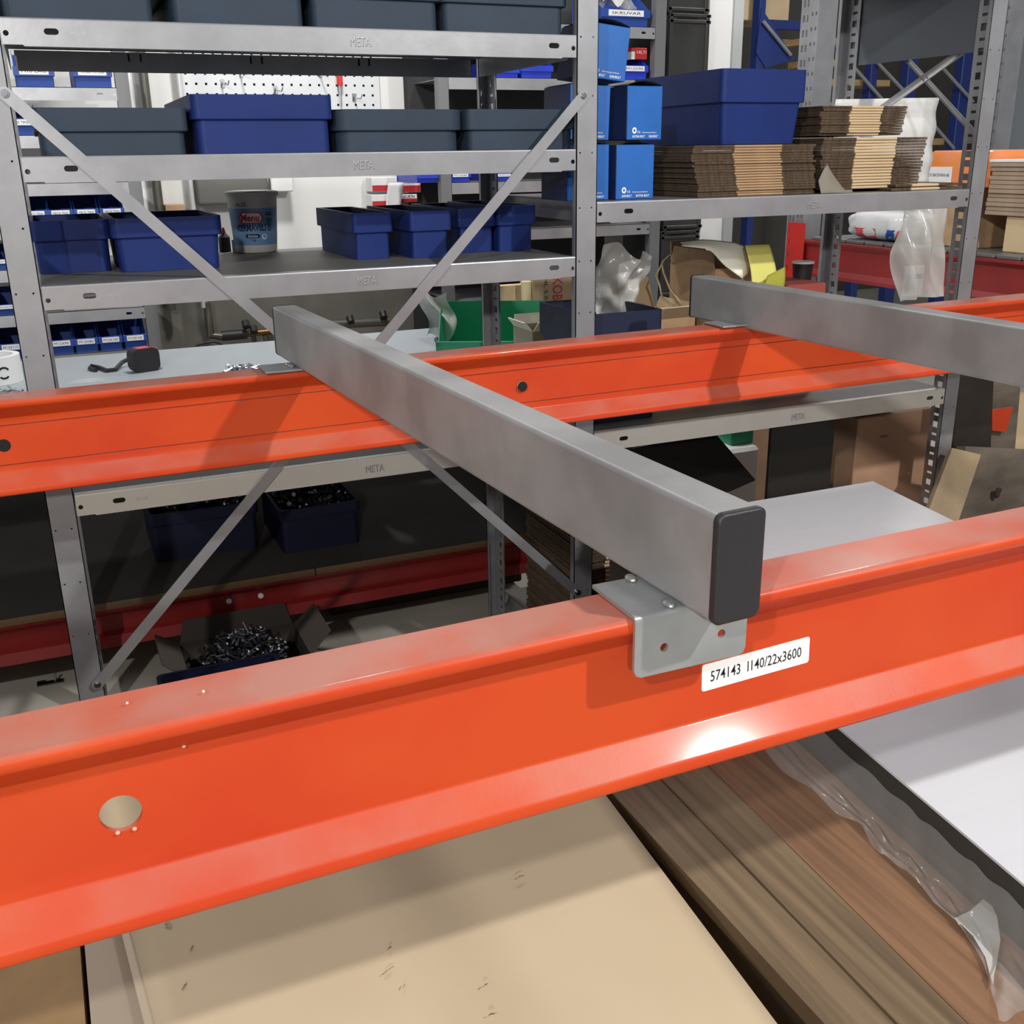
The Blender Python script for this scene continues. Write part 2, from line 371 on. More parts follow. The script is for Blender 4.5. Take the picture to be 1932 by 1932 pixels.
# ================================================================== CROSSBARS
BY = .053; D = Vector((-math.sin(BY), math.cos(BY), 0)); NX = Vector((math.cos(BY), math.sin(BY), 0))
def crossbar(name, label, L, y0, y1):
    """L = offset of the left face from the camera axis line"""
    base = Vector((CAM.x, CAM.y, 0))+NX*(L+.0195)
    def on(y): return base+D*((y-base.y)/D.y)
    a = on(y0); b = on(y1); org = Vector((a.x, a.y, 1.241)); th = thing(name, label, 'crossbar', org, BY)
    M = frame((a.x, a.y, 1.281), D, -NX)     # local x along the bar, local y to the left, z up
    prof = rrect(.039, .08, .0045, 4); ln = (b-a).length
    mb = MB(); mb.prism(prof, M, 0, ln, False); part('tube', mb, TUBE, th, smooth=50, wn=True)
    for nm, s, e in (('end_cap', -.004, .002), ('end_cap', ln-.002, ln+.004)):
        mb = MB(); o = rrect(.0405, .0815, .006, 4); q = rrect(.036, .077, .006, 4)
        if s < 0: rs = [(s, q), (s+.0015, o), (e, o)]
        else: rs = [(s, o), (e-.0015, o), (e, q)]
        rr = [mb.ring([M @ Vector((x, y, z)) for y, z in pr]) for x, pr in rs]; mb.loft(rr)
        mb.bm.faces.new(rr[0]); mb.bm.faces.new(rr[-1]); part(nm, mb, BLACKP, th, label='black plastic end cap', smooth=80, wn=True)
    return th, on
cb1, on1 = crossbar('crossbar', 'grey steel box tube laid across both orange beams, black end cap facing camera', .410, -1.302, -.125)
cb2, on2 = crossbar('crossbar', 'grey steel box tube at the right edge, near end out of frame', 1.229, -1.302, -.097)
def bracket(par, x0, x1, y0, y1, side, ztop, zbot, holes, Rf=.004):
    """U plate: top plate y0..y1, hanging plate on the side (-1 front, 1 back)"""
    mb = MB(); t = .003; yo = y0 if side < 0 else y1; s = side
    # bent strip profile in (y,z), extruded along x, hanging leg built as plate with holes
    prof = [(y1 if s < 0 else y0, ztop), (yo-s*Rf, ztop)]
    for k in range(1, 5):
        a = k*math.pi/8; prof.append((yo-s*Rf+s*Rf*math.sin(a), ztop-Rf+Rf*math.cos(a)))
    inner = [(yo-s*t, ztop-Rf), (yo-s*Rf, ztop-t), (y1 if s < 0 else y0, ztop-t)]
    mb.prism(prof+inner, Matrix.Identity(4), x0, x1)
    r = .006; zz = ztop-Rf; out = [(x0, zz), (x0, zbot+r), (x0+r*.3, zbot+r*.3), (x0+r, zbot), (x1-r, zbot), (x1-r*.3, zbot+r*.3), (x1, zbot+r), (x1, zz)]
    Mp = frame((0, yo, 0), (1, 0, 0), (0, 0, 1)) if s < 0 else Matrix(((1, 0, 0, 0), (0, 0, 1, yo), (0, 1, 0, 0), (0, 0, 0, 1)))
    mb.plate(out, [circ(hx, hz, .0034, 14) for hx, hz in holes], Mp, t)
    part('bracket', mb, ZINC, par, label='bent zinc bracket hooked over the orange beam', wn=True)
ba = atY(1199, 1200, YF-.004); bb = atY(1409, 1190, YF-.004); zb = atY(1203, 1281, YF-.004).z; zt = 1.2405
hA = atY(1254, 1222, YF-.004); hB = atY(1362, 1196, YF-.004)
bracket(cb1, ba.x, bb.x, YF-.0035, YF+.062, -1, zt, zb, [(hA.x, hA.z), (hB.x, hB.z)])
for cb, on, dx in ((cb1, on1, 0), (cb2, on2, 0)):
    yy = orr.y - .0175*(on(-.23).x-.43)
    bracket(cb, on(-.22).x-.068, on(-.22).x+.035, yy-.005, yy+.0605, 1, 1.2405+.0118*(on(-.22).x-.43)+.0004, 1.17, [(on(-.22).x-.04, 1.2), (on(-.22).x+.01, 1.2)])
def bead(par, px, py, r, ysrc):
    p = atZ(px, py, 1.2425); mb = MB(); mb.sphere(p, r, (1, 1.5, .7)); part('weld_bead', mb, WELD, par)
bead(cb1, 1190, 1091, .0042, 0); bead(cb1, 1262, 1139, .0042, 0); bead(cb1, 544, 688, .005, 0); bead(cb1, 550, 691, .005, 0); bead(cb2, 1352, 609, .004, 0)

# ================================================================== SHELVING RACK (galvanised, two bays)
rack = thing('shelving_rack', 'galvanised steel shelving rack with slotted posts and crossed diagonal braces, behind the orange beams', 'shelving rack', (1.0, .25, 0))
HZ0 = 1.45
def post(x0, y, back, ztop=2.32, name='post'):
    """T profile post: 44 mm face and a slotted web"""
    W_ = .044; mb = MB(); holes = []
    z = HZ0-1.4
    while z < ztop-.03:
        for cx in (.0075, .033): holes.append(circ(cx, z, .0019, 6))
        z += .1
    s = 1 if back else -1
    Mp = Matrix(((1, 0, 0, x0), (0, 0, -1, y), (0, 1, 0, 0), (0, 0, 0, 1)))
    mb.plate([(0, 0), (W_, 0), (W_, ztop), (0, ztop)], holes, Mp, .0018 if not back else -.0018)
    # returns and web
    dy = .0105*(-s)
    for xx in (0, W_-.0015): mb.box((x0+xx, min(y, y+dy), 0), (x0+xx+.0015, max(y, y+dy), ztop))
    zs = [0.]; z = .05; k = 0
    while z < ztop-.04: zs += [z-.0075, z-.003, z+.003, z+.0075]; z += .025
    zs.append(ztop); xs = [.001, .0215, .0245, .031, .047, .058]
    def skip(i, j):
        if j == 0 or j == len(zs)-2: return False
        q = (j-1) % 4; c = (j-1)//4
        if q == 3: return False
        return (i == 1 and c % 2 == 0) or (i == 3 and (q == 1 if c % 2 else True))
    # web plane spanned by y (away from the face) and z
    Mw = Matrix(((0, 0, 1, x0+W_/2), (-s, 0, 0, y), (0, 1, 0, 0), (0, 0, 0, 1)))
    mb.gridplate(xs, zs, skip, Mw, .0018)
    part('post', mb, GALVD, rack, smooth=30)
PX = [-.0085, .994, 1.9955]
for x in PX:
    post(x, 0, False); post(x, .5, True)
def shelf(x0, x1, zt, back_slits=False, stamp=.5, nohole=False):
    mb = MB(); wd = x1-x0; h = .04
    Mp = frame((x0, .0, zt-h), (1, 0, 0), (0, 0, 1))
    hl = [slot(.070, .021, .006, .0045), slot(wd-.045, .021, .006, .0045), circ(.007, .0175, .0042, 8), circ(wd-.006, .0175, .0042, 8)]
    mb.plate([(0, .002), (.028, .002), (.03, 0), (wd-.03, 0), (wd-.028, .002), (wd, .002), (wd, h-.0025), (0, h-.0025)], hl, Mp, .0015)
    # rounded top corner, deck with a row of small holes, bottom return
    mb.prism([(0, zt-.0025), (.0008, zt-.0008), (.0025, zt), (.0025, zt-.0015), (.0015, zt-.0025)], Matrix.Identity(4), x0, x1)
    dh = [circ(x, .012, .0016, 6) for x in [.02+.048*i for i in range(int((wd-.03)/.048))]]
    mb.plate([(0, 0.0025), (wd, 0.0025), (wd, .0165), (0, .0165)], dh, frame((x0, 0, zt), (1, 0, 0), (0, 1, 0)), .0015)
    mb.mi = 1; mb.plate([(0, .0165), (wd, .0165), (wd, .5), (0, .5)], [], frame((x0, 0, zt), (1, 0, 0), (0, 1, 0)), .0015); mb.mi = 0
    mb.box((x0+.03, .0015, zt-h), (x1-.03, .016, zt-h+.0012))
    sl = []
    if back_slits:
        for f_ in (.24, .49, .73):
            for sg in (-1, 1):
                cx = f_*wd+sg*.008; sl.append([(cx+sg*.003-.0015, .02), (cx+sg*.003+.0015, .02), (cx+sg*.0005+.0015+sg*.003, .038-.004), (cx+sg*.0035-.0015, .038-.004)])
    mb.plate([(.012, 0), (wd-.012, 0), (wd-.012, h-.003), (.012, h-.003)], [], frame((x0, .499, zt-h), (1, 0, 0), (0, 0, 1)), .0015)
    for xx in (x0+.002, x1-.0035): mb.box((xx, .03, zt-h), (xx+.0015, .47, zt-.002))
    o = part('shelf', mb, [GALV if abs(zt-1.004) > .01 else PALEZ, DECK], rack, smooth=30)
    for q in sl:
        mb = MB(); mb.plate(q, [], frame((x0, .4968, zt-h), (1, 0, 0), (0, 0, 1)), .0008); part('slit_shade', mb, DARK, o)  # raised dark strip paints the darkness seen through an open slit
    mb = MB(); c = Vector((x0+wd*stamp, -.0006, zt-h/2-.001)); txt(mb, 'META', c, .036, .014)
    q = MB(); txt(q, 'META', c+Vector((.0009, .0002, -.0009)), .036, .014); part('stamped_shade_copy', q, mat('stamped_shade', (96, 96, 98), .4, metal=.5), o)  # shifted dark copy paints the emboss shadow beneath the brightened letters
    part('stamped_lettering', mb, mat('stamped_metal', (216, 216, 218), .3, metal=.7), o)
    if not nohole:
        mb = MB(); txt(mb, 'MS 150', Vector((x0+.108, -.0005, zt-h/2-.001)), .02, .006); part('stamped_number', mb, MATS['stamped_metal'], o)
SZ = [1.753, 1.557, 1.36, 1.0085]; XA, XB, XC, XD = .0372, .9925, 1.0392, 1.994
for z, sl, stp in zip(SZ, (True, False, False, False), (.575, .568, .562, .555)): shelf(XA, XB, z, sl, stp)
shelf(XC, XD, 1.46, False, .545); shelf(XC, XD, 1.0, False, .545); shelf(XC, XD, 1.96, False, .545); shelf(XC, XD, .45, False, .55)
def brace(p0, p1, y, wdt=.0195):
    a = atY(*p0, y); b = atY(*p1, y); d = (b-a); L = d.length; M = frame(a, d, (0, 0, 1) if abs(d.z) < abs(d.x)*3 else (-1, 0, 0))
    r = wdt/2; out = slot(L/2, 0, L/2, r, 8)
    mb = MB(); mb.plate(out, [], M, .0025); o = part('diagonal_brace', mb, GALV, rack)
    for p in (a, b):
        q = MB(); q.cyl(p+Vector((0, -.006, 0)), p+Vector((0, .003, 0)), .0042, n=10); q.cyl(p+Vector((0, -.0035, 0)), p, .0062, n=12); part('bolt', q, STEELB, o)
brace((9, 176), (1089, 1117), -.0035); brace((1100, 181), (184, 1291), -.0062)
# right end of the rack: grey side panel high up between the posts and its crossed stays
xs = 2.02
c = [atX(1623, 21, xs), atX(1618, 124, xs), atX(1853, 99, xs)]
mb = MB(); mb.box((xs, .02, c[1].z), (xs+.002, .47, c[1].z+.22), .0004); part('side_panel', mb, PANELG, rack, label='dark grey steel side panel high up at the right end')
for (p0, p1, hw) in (((1655, 212), (1812, 100), .009), ((1700, 98), (1846, 258), .006)):
    a = atX(*p0, 2.035); b = atX(*p1, 2.035); d = b-a; L = d.length*1.02; mb = MB(); n_ = d.cross(Vector((1, 0, 0))).normalized()
    mb.prism([(-hw, 0), (hw, 0), (hw, .004), (hw*.4, .0015), (-hw*.4, .0015), (-hw, .004)], frame(a, d, n_), 0, L)
    part('side_stay', mb, GALV, rack)

# ================================================================== BINS
def bin_box(name, label, mats, x0, x1, yf, z0, h, depth, rim=.42, taper=.014, flare=.0065, rz=0., group=None, rr=.014, fill=None, wall=.0025):
    """open plastic storage bin with a deep stepped rim; x0..x1 is the rim front, yf the front plane"""
    W_ = x1-x0; cx = (x0+x1)/2; org = Vector((cx, yf+depth/2, z0))
    th = thing(name, label, 'bin', org, rz, group); M = wm(th)
    def ring(mb, w_, d_, r, z): return mb.ring([M @ Vector((x, y, z)) for x, y in rrect(w_, d_, r, 4)])
    zr = h*(1-rim); wi = W_-2*flare; di = depth-2*flare; wb = W_*(1-2*taper)-flare; db = depth*(1-taper)-flare
    mb = MB(); base = ring(mb, wb, db, rr, 0)
    A = [base, ring(mb, wi, di, rr, zr)]; mb.loft(A); mb.bm.faces.new(base)
    B = [ring(mb, wi-2*wall, di-2*wall, rr, h-.001), ring(mb, wb-2*wall, db-2*wall, rr, wall)]; mb.loft(B); mb.bm.faces.new(B[-1])
    part('bin_body', mb, mats, th, smooth=40, wn=True)
    mb = MB(); R_ = [ring(mb, wi-.001, di-.001, rr, zr), ring(mb, W_-.002, depth-.002, rr, zr), ring(mb, W_, depth, rr, zr+.002), ring(mb, W_, depth, rr, h), ring(mb, wi-2*wall, di-2*wall, rr, h)]
    mb.loft(R_); part('bin_rim', mb, mats, th, smooth=40, wn=True)
    return th
def bin_px(name, label, mats, px0, px1, pyt, yf, z0, depth, pyb=None, **k):
    a = atY(px0, pyt, yf); b = atY(px1, pyt, yf); return bin_box(name, label, mats, a.x, b.x, yf, z0, (a.z+b.z)/2-z0, depth, **k)
# top shelf: slate bins cut by the top of the photo
zt = SZ[0]+.0005
for i, (a, b, dsc) in enumerate(((-20, 308, 'slate bin at the left end of the top shelf, cut by the photo edge'), (312, 590, 'slate bin second from the left on the top shelf'), (578, 842, 'slate bin third from the left on the top shelf'), (828, 1078, 'slate bin at the right end of the top shelf'))):
    A = atY(a, 30, .03); B = atY(b, 50, .03); bin_box('storage_bin', dsc, SLATE, A.x+.006, B.x-.006, .03, zt, .098, .40, rim=.5 if i != 1 else .52, group='slate bins on the top shelf')
zt = SZ[1]+.0005
bin_px('storage_bin', 'dark slate bin at the left end of the second shelf', SLATE, 57, 352, 203, .03, zt, .38, group='bins on the second shelf', rim=.5)
bin_px('storage_bin', 'tall royal blue bin standing among slate bins on the second shelf', NAVY, 358, 627, 178, .02, zt, .40, group='bins on the second shelf', rim=.42)
bin_px('storage_bin', 'slate bin with rounded corners right of the tall blue bin, second shelf', SLATE, 632, 877, 206, .03, zt, .40, group='bins on the second shelf', rim=.5, rr=.03)
bin_px('storage_bin', 'slate bin at the right end of the second shelf, partly behind the post', SLATE, 881, 1090, 206, .03, zt, .40, group='bins on the second shelf', rim=.5)
zt = SZ[2]+.0005
y_ = atZ(130, 516, SZ[2]).y
bin_px('storage_bin', 'navy bin at the left end of the third shelf beside the post', NAVY, 50, 207, 416, y_, zt, .25, group='bins on the third shelf', rim=.38, taper=.03)
bin_px('storage_bin', 'wide navy bin left of the round tub on the third shelf', NAVY, 206, 418, 410, atZ(300, 512, SZ[2]).y, zt, .26, group='bins on the third shelf', rim=.36, taper=.035)
for (a, b, top, bot, ds) in ((664, 741, 402, 490, 'navy narrow bin first in the row of four, beside the round tub'), (772, 852, 398, 487, 'navy narrow bin second in the row of four'), (862, 937, 393, 477, 'navy narrow bin third in the row, crossed by the brace'), (938, 1012, 388, 474, 'navy narrow bin at the right end of the row of four')):
    bin_px('narrow_bin', ds, NAVY, a, b, top, atZ((a+b)/2, bot, SZ[2]).y, zt, .30, group='narrow bins on the third shelf', rim=.42, taper=.035, rr=.008)
# round dairy tub with printed label
tc = atZ(492, 478, SZ[2]); tcx = tc.x; tcy = tc.y+.047; r0 = .0435; r1 = .0525; hh = atY(490, 363, tcy-.05).z-SZ[2]
th = thing('round_tub', 'round white plastic tub with blue printed label and a lid rim, on the third shelf', 'tub', (tcx, tcy, SZ[2]+.0005))
mb = MB(); N = 40
prof = [(0, 0, 0), (r0-.002, 0, 0), (r0, .002, 0), (r0+(r1-r0)*.13, hh*.13, 0), (r0+(r1-r0)*.135, hh*.131, 1), (r0+(r1-r0)*.72, hh*.74, 1), (r0+(r1-r0)*.721, hh*.741, 0), (r1-.001, hh*.94, 0)]
rings = []
for r, z, mi in prof: rings.append(mb.ring([(tcx+max(r, .0005)*math.cos(2*math.pi*k/N), tcy+max(r, .0005)*math.sin(2*math.pi*k/N), SZ[2]+.0005+z) for k in range(N)]))
for i in range(len(rings)-1):
    mb.mi = 1 if prof[i][2] == 1 and prof[i+1][2] == 1 else 0; mb.loft([rings[i], rings[i+1]])
part('tub_wall', mb, [TUBW, LBLUE], th, smooth=50)
mb = MB(); rings = [mb.ring([(tcx+r*math.cos(2*math.pi*k/N), tcy+r*math.sin(2*math.pi*k/N), SZ[2]+.0005+z) for k in range(N)]) for r, z in ((r1-.001, hh*.93), (r1+.003, hh*.935), (r1+.003, hh), (r1-.003, hh+.002), (.001, hh+.001))]
mb.loft(rings); part('tub_lid', mb, TUBW, th, smooth=40)
vang = math.atan2(CAM.y-tcy, CAM.x-tcx)
def wrap(a0, zf, w_, h_, off=.0004):
    def f(p):
        z = hh*zf+p.y*h_; r = r0+(r1-r0)*z/hh+off; a = vang+a0+p.x*w_/r
        return Vector((tcx+r*math.cos(a), tcy+r*math.sin(a), SZ[2]+.0005+z))
    return f
def wrapped(nm, outline, a0, zf, matl, off):
    f = wrap(a0, zf, 1, 1, off); mb = MB(); x0 = min(p[0] for p in outline); x1 = max(p[0] for p in outline)
    n = 12; top = []; bot = []
    for i in range(n+1):
        x = x0+(x1-x0)*i/n; ys = [p[1] for p in outline]
        # rounded box outline height at x
        rr = min(.009, (max(ys)-min(ys))/2); e = min(x-x0, x1-x); k = 0 if e >= rr else rr-math.sqrt(max(0, rr*rr-(rr-e)**2))
        top.append(mb.bm.verts.new(f(Vector((x, max(ys)-k, 0))))); bot.append(mb.bm.verts.new(f(Vector((x, min(ys)+k, 0)))))
    mb.loft([bot, top], False); part(nm, mb, matl, th)
wrapped('logo_plate', [(-.0255, -.0115), (.0255, .0115)], -.12, .585, INKR, .0005)
wrapped('logo_plate', [(-.023, -.0095), (.023, .0095)], -.12, .585, WHITE, .0008)
wrapped('size_plate', [(-.016, -.0042), (.016, .0042)], -.10, .285, INKN, .0005)
for key, a0, zf, w_, h_, mm in (('Menu', -.15, .585, .038, .015, INKR), ('KERMAVIILI', -.14, .42, .062, .0135, INKN), ('Gramma', -.10, .285, .02, .0048, WHITE), ('1 kg', -.10, .215, .011, .0062, INKN), ('m,25', -.47, .80, .024, .0095, INK)):
    mb = MB(); mb.text(key, wrap(a0, zf, w_, h_, .0012)); part('label_lettering', mb, mm, th)
for i, (zf, w_) in enumerate(((.66, .016), (.63, .018), (.56, .016), (.53, .014), (.49, .009), (.46, .012), (.43, .01), (.40, .013), (.37, .01))):
    wrapped('print_line', [(-w_/2, -.0009), (w_/2, .0009)], .68, zf, INKN, .0006)
wrapped('round_mark', [(-.0055, -.0055), (.0055, .0055)], .42, .27, WHITE, .0006); wrapped('round_mark', [(-.0035, -.0038), (.0035, .0038)], .42, .275, LBLUE, .0009)
# small dark thing with orange tip beside the tub
p = atZ(424, 474, SZ[2]); th = thing('glue_bottle', 'small black bottle with orange tip beside the round tub', 'bottle', (p.x, p.y-.01, SZ[2]))
mb = MB(); b0 = Vector((p.x, p.y-.01, SZ[2]+.0003)); mb.cyl(b0, b0+Vector((0, 0, .03)), .013, .012, 12); mb.cyl(b0+Vector((0, 0, .03)), b0+Vector((0, 0, .038)), .012, .005, 12); part('bottle_body', mb, BLACKP, th)
mb = MB(); mb.cyl(b0+Vector((0, 0, .038)), b0+Vector((0, 0, .05)), .005, .002, 10); part('bottle_tip', mb, mat('orange_tip', (230, 90, 50)), th)
p = atZ(440, 474, SZ[2]); mb = MB(); mb.box((p.x-.006, p.y-.03, SZ[2]+.0003), (p.x+.008, p.y-.027, SZ[2]+.026), .001); single('paper_slip', mb, WHITE, 'small white paper slip standing by the black bottle', 'paper', (p.x, p.y-.03, SZ[2]))

# ================================================================== RIGHT BAY, UPPER SHELF
Z1 = 1.4605
def carton_box(label, px0, px1, pyt, pyb, yf, depth, z0=None, rz=0., tilt=0., open_flap=False, words='a', group='blue bolt boxes on the right-hand shelf'):
    a = atY(px0, pyb, yf); b = atY(px1, pyb, yf); t = atY((px0+px1)/2, pyt, yf); z0 = a.z if z0 is None else z0
    W_ = b.x-a.x; H = t.z-z0; cx = (a.x+b.x)/2
    th = thing('bolt_box', label, 'box', (cx, yf+depth/2, z0), rz, group); M = wm(th) @ Matrix.Rotation(tilt, 4, 'Y')
    mb = MB(); mb.box((-W_/2, -depth/2, 0), (W_/2, depth/2, H), .0012, M); mb.bm.normal_update()
    for f in mb.bm.faces:
        if (M.to_3x3().inverted() @ f.normal).x < -.7: f.material_index = 1
    part('carton', mb, [BOXB, BOXN], th)
    mb = MB(); mb.grid(lambda u, v: M @ Vector((-W_/2+W_*u, -depth/2+depth*v, H+.0012+.006*math.sin(math.pi*u)*(1-v*.5)*(1.4 if open_flap else .5))), 8, 2)
    part('top_flap', mb, mat('grey_flap', (90, 88, 82), .8), th)
    y = -depth/2-.0005; s = W_/.08
    def T(key, x, z, w_, h_):
        q = MB(); q.text(key, lambda p: M @ Vector((x+p.x*w_, y, z+p.y*h_))); part('label_lettering', q, WHITE, th)
    def ringm(x, z, r0_, r1_):
        q = MB(); A = q.ring([M @ Vector((x+r0_*math.cos(k*.3927), y, z+r0_*1.15*math.sin(k*.3927))) for k in range(16)]); B = q.ring([M @ Vector((x+r1_*math.cos(k*.3927), y, z+r1_*1.15*math.sin(k*.3927))) for k in range(16)]); q.loft([A, B]); part('round_logo', q, WHITE, th)
    ringm(-.0225*s, .0175, .0052, .0024)
    T('10', -.0125*s, .0145, .0062, .0048); T('fastenerproducts', .0115*s, .0135, .032*s, .0036)
    if words == 'a': T('BOTMA BOLT', -.0125*s, .0065, .0285*s, .0044); T('EUROBOLT', .021*s, .0065, .021*s, .0044)
    else: T('EUROBOLT', -.0165*s, .0065, .021*s, .0044); T('BOTMA BOLT', .017*s, .0065, .0285*s, .0044)
    return th, H
_, H1 = carton_box('blue bolt box at the right, lower row, beside the flattened cartons', 1161, 1232, 273, 377, .055, .11, Z1, words='b')
_, H2 = carton_box('blue bolt box in the lower row just behind the middle post', 1070, 1148, 273, 379, .062, .12, Z1)
_, H3 = carton_box('blue bolt box with bulging lid in the upper row beside the big blue bin', 1178, 1246, 162, 268, .06, .13, Z1+H1+.009, rz=.05, open_flap=True)
_, H4 = carton_box('blue bolt box in the upper row just behind the middle post', 1076, 1150, 160, 270, .07, .13, Z1+H2+.009, rz=-.05, tilt=.03)
_, H5 = carton_box('blue bolt box tipped on top of the pile behind the middle post', 1100, 1180, 45, 158, .075, .12, Z1+H2+H4+.02, rz=-.03, tilt=.11, open_flap=True)

# flattened cartons, each one a sheet
ORD = ['first', 'second', 'third', 'fourth', 'fifth', 'sixth', 'seventh', 'eighth', 'ninth', 'tenth', 'eleventh', 'twelfth', 'thirteenth', 'fourteenth', 'fifteenth', 'sixteenth', 'seventeenth', 'eighteenth', 'nineteenth']
ORD += ['twentieth'] + ['twenty-'+o for o in ORD[:9]] + ['thirtieth'] + ['thirty-'+o for o in ORD[:9]]
def sheet(label, group, x0, x1, y0, depth, z, th_, f0, f1, jit, thin=False):
    """folded flat carton: corrugated ends left and right, smooth fold in the middle of the front"""
    mb = MB(); j = lambda a: random.uniform(-a, a); a = x0+(x1-x0)*f0+j(.0015); b = x0+(x1-x0)*f1+j(.0015); o = j(jit)
    mb.mi = 1
    for s, e in ((x0+j(.003), a), (b, x1+j(.003))):
        mb.box((s, y0+.002+o+abs(j(.002)), z+th_*.06), (e, y0+depth, z+th_*.46)); mb.box((s+j(.002), y0+.002+o+abs(j(.002)), z+th_*.52), (e, y0+depth, z+th_*.94))
    mb.mi = 0; mb.prism([(y0+o+th_*.35, z+th_*.04), (y0+o+th_*.1, z+th_*.25), (y0+o, z+th_*.5), (y0+o+th_*.1, z+th_*.75), (y0+o+th_*.35, z+th_*.92), (y0+depth, z+th_*.92), (y0+depth, z+th_*.04)], Matrix.Identity(4), a, b)
    return single('flattened_carton', mb, [KRAFT if not thin else KRAFTL, KRAFTD], label, 'carton', ((x0+x1)/2, y0+depth/2, z), group=group)
ya = .03
xa0 = atY(1321, 360, ya).x; xa1 = atY(1540, 360, ya).x; za = atY(1400, 273, ya).z
nA = 19; tA = (za-Z1)/nA
for i in range(nA): sheet(f'{ORD[i]} flat brown carton from the bottom in the thick stack under the big blue bin', 'flattened cartons under the blue bin', xa0-.0012*i+(.006 if i > 15 else 0), xa1-.0004*i, ya+.0004*i, .36, Z1+i*tA, tA*.97, .32, .71, .004)
yb = .045; xb0 = atY(1547, 340, yb).x; xb1 = atY(1735, 330, yb).x; zb_ = atY(1640, 259, yb).z; nB = 17; tB = (zb_-Z1-.006)/nB
for i in range(nB): sheet(f'{ORD[i]} flat pale carton from the bottom in the right-hand lower stack', 'flattened cartons in the right lower stack', xb0+random.uniform(-.002, .002), xb1+.0006*i, yb, .33, Z1+.006+i*tB, tB*.97, .31, .70, .003, True)
xc0 = atY(1556, 230, yb).x; xc1 = atY(1712, 230, yb).x; zc = atY(1640, 199, yb).z; nC = 11; tC = (zc-zb_-.004)/nC
for i in range(nC): sheet(f'{ORD[i]} flat pale carton from the bottom in the small top stack at the right', 'flattened cartons in the right upper stack', xc0+random.uniform(-.002, .002), xc1+.0007*i, yb+.01, .30, zb_+.004+i*tC, tC*.97, .33, .70, .003, True)
ng = [atY(1520, 366, .02).x, atY(1825, 350, .02).x]
for i in range(2): sheet(('lower', 'upper')[i]+' of two thin flat cartons lying at the shelf front near the right post', 'thin cartons at the shelf front', xb1-.10+i*.01, 1.985-.004*i, .012+i*.004, .4, Z1+i*.0075+.0003, .006, .25, .66, .001, True)
# big blue bin on the thick stack
bl = atY(1362, 190, .035); br = atY(1522, 190, .035); zz = Z1+nA*tA+.001
bin_box('storage_bin', 'large royal blue bin sitting on the thick stack of flat cartons', NAVY, bl.x, br.x, .035, zz, atY(1440, 130, .035).z-zz, .36, rim=.44, taper=.05, rr=.012)
# white mailing bag leaning behind the cartons
p0 = atY(1640, 350, .38); p1 = atY(1756, 189, .40); p2 = atY(1560, 193, .40)
mb = MB(); mb.grid(lambda u, v: Vector((p2.x+.02+(p1.x-p2.x)*u-(1-v)*.012*u, .395-.012*(1-v)+.008*math.sin(9*u+5*v)*u*(1-u)*4+.004*math.sin(17*v), Z1+(p1.z+.006*u-Z1)*v)), 18, 18)
o = single('mailing_bag', mb, mat('white_poly_bag', (232, 232, 230), .25, bump=.4, bscale=30), 'white glossy mailing bag standing behind the right carton stacks', 'bag', (p1.x-.1, .39, Z1)); o.modifiers.new('sheet', 'SOLIDIFY').thickness = .0012
# torn grey paper scrap
q0 = atY(1545, 358, .018); q1 = atY(1606, 350, .018)
mb = MB(); mb.grid(lambda u, v: Vector((q0.x+(q1.x-q0.x)*u, .010+.012*v+.01*math.sin(4*u)*v, Z1+.0005+(.055*max(0, 1-abs(u-.32)*2.0)*v+.006*v))), 12, 8)
o = single('paper_scrap', mb, mat('grey_paper', (128, 120, 108), .7), 'torn grey paper scrap leaning against the flat cartons', 'paper', (q0.x, .02, Z1)); o.modifiers.new('sheet', 'SOLIDIFY').thickness = .0006
# orange wrapped packet with a white slip, behind
y2 = .62; a = atY(1740, 350, y2); b = atY(1885, 283, y2); zlow = 0
def up_box(name, label, cat, px0, py0, px1, py1, y, d, matl, bev=.003, z0=None, rz=0.):
    a = atY(px0, py1, y); b = atY(px1, py0, y); z0 = a.z if z0 is None else z0
    th = single(name, (lambda m_: (m_.box((a.x, y, z0), (b.x, y+d, b.z), bev), m_)[1])(MB()), matl, label, cat, ((a.x+b.x)/2, y+d/2, z0), rz)
    return th

# ================================================================== RIGHT BAY, LOWER SHELF (z = 1.0)
ZL = 1.0005
# navy bin with cloudy bag
bin_box('storage_bin', 'very dark navy bin right behind the middle post, holding a plastic bag', mat('dark_navy_plastic', (22, 30, 58), .5), 1.0495, 1.235, .06, ZL, atY(1150, 592, .06).z-ZL, .24, rim=.3, taper=.04)
g0 = atY(1128, 640, .26); g1 = atY(1236, 465, .26)
BC = [atY(1116, 640, .25), atY(1180, 640, .25), atY(1238, 490, .2), atY(1136, 462, .2)]
def bagfn(u, v):
    b_ = BC[0].lerp(BC[1], u); t_ = BC[3].lerp(BC[2], u); p = b_.lerp(t_, v)
    p.y += .02*math.sin(5*u+3*v)+.012*math.sin(12*u-9*v)+.006*math.sin(21*v+6*u); p.z += .012*math.sin(9*u)*v; p.x += .008*math.sin(7*v)
    p.z = max(p.z, ZL+.004); return p
mb = MB(); mb.grid(bagfn, 26, 26)
o = single('plastic_bag', mb, BAG, 'crumpled cloudy plastic bag standing up behind the middle post', 'bag', (g0.x+.05, .26, ZL+.03))
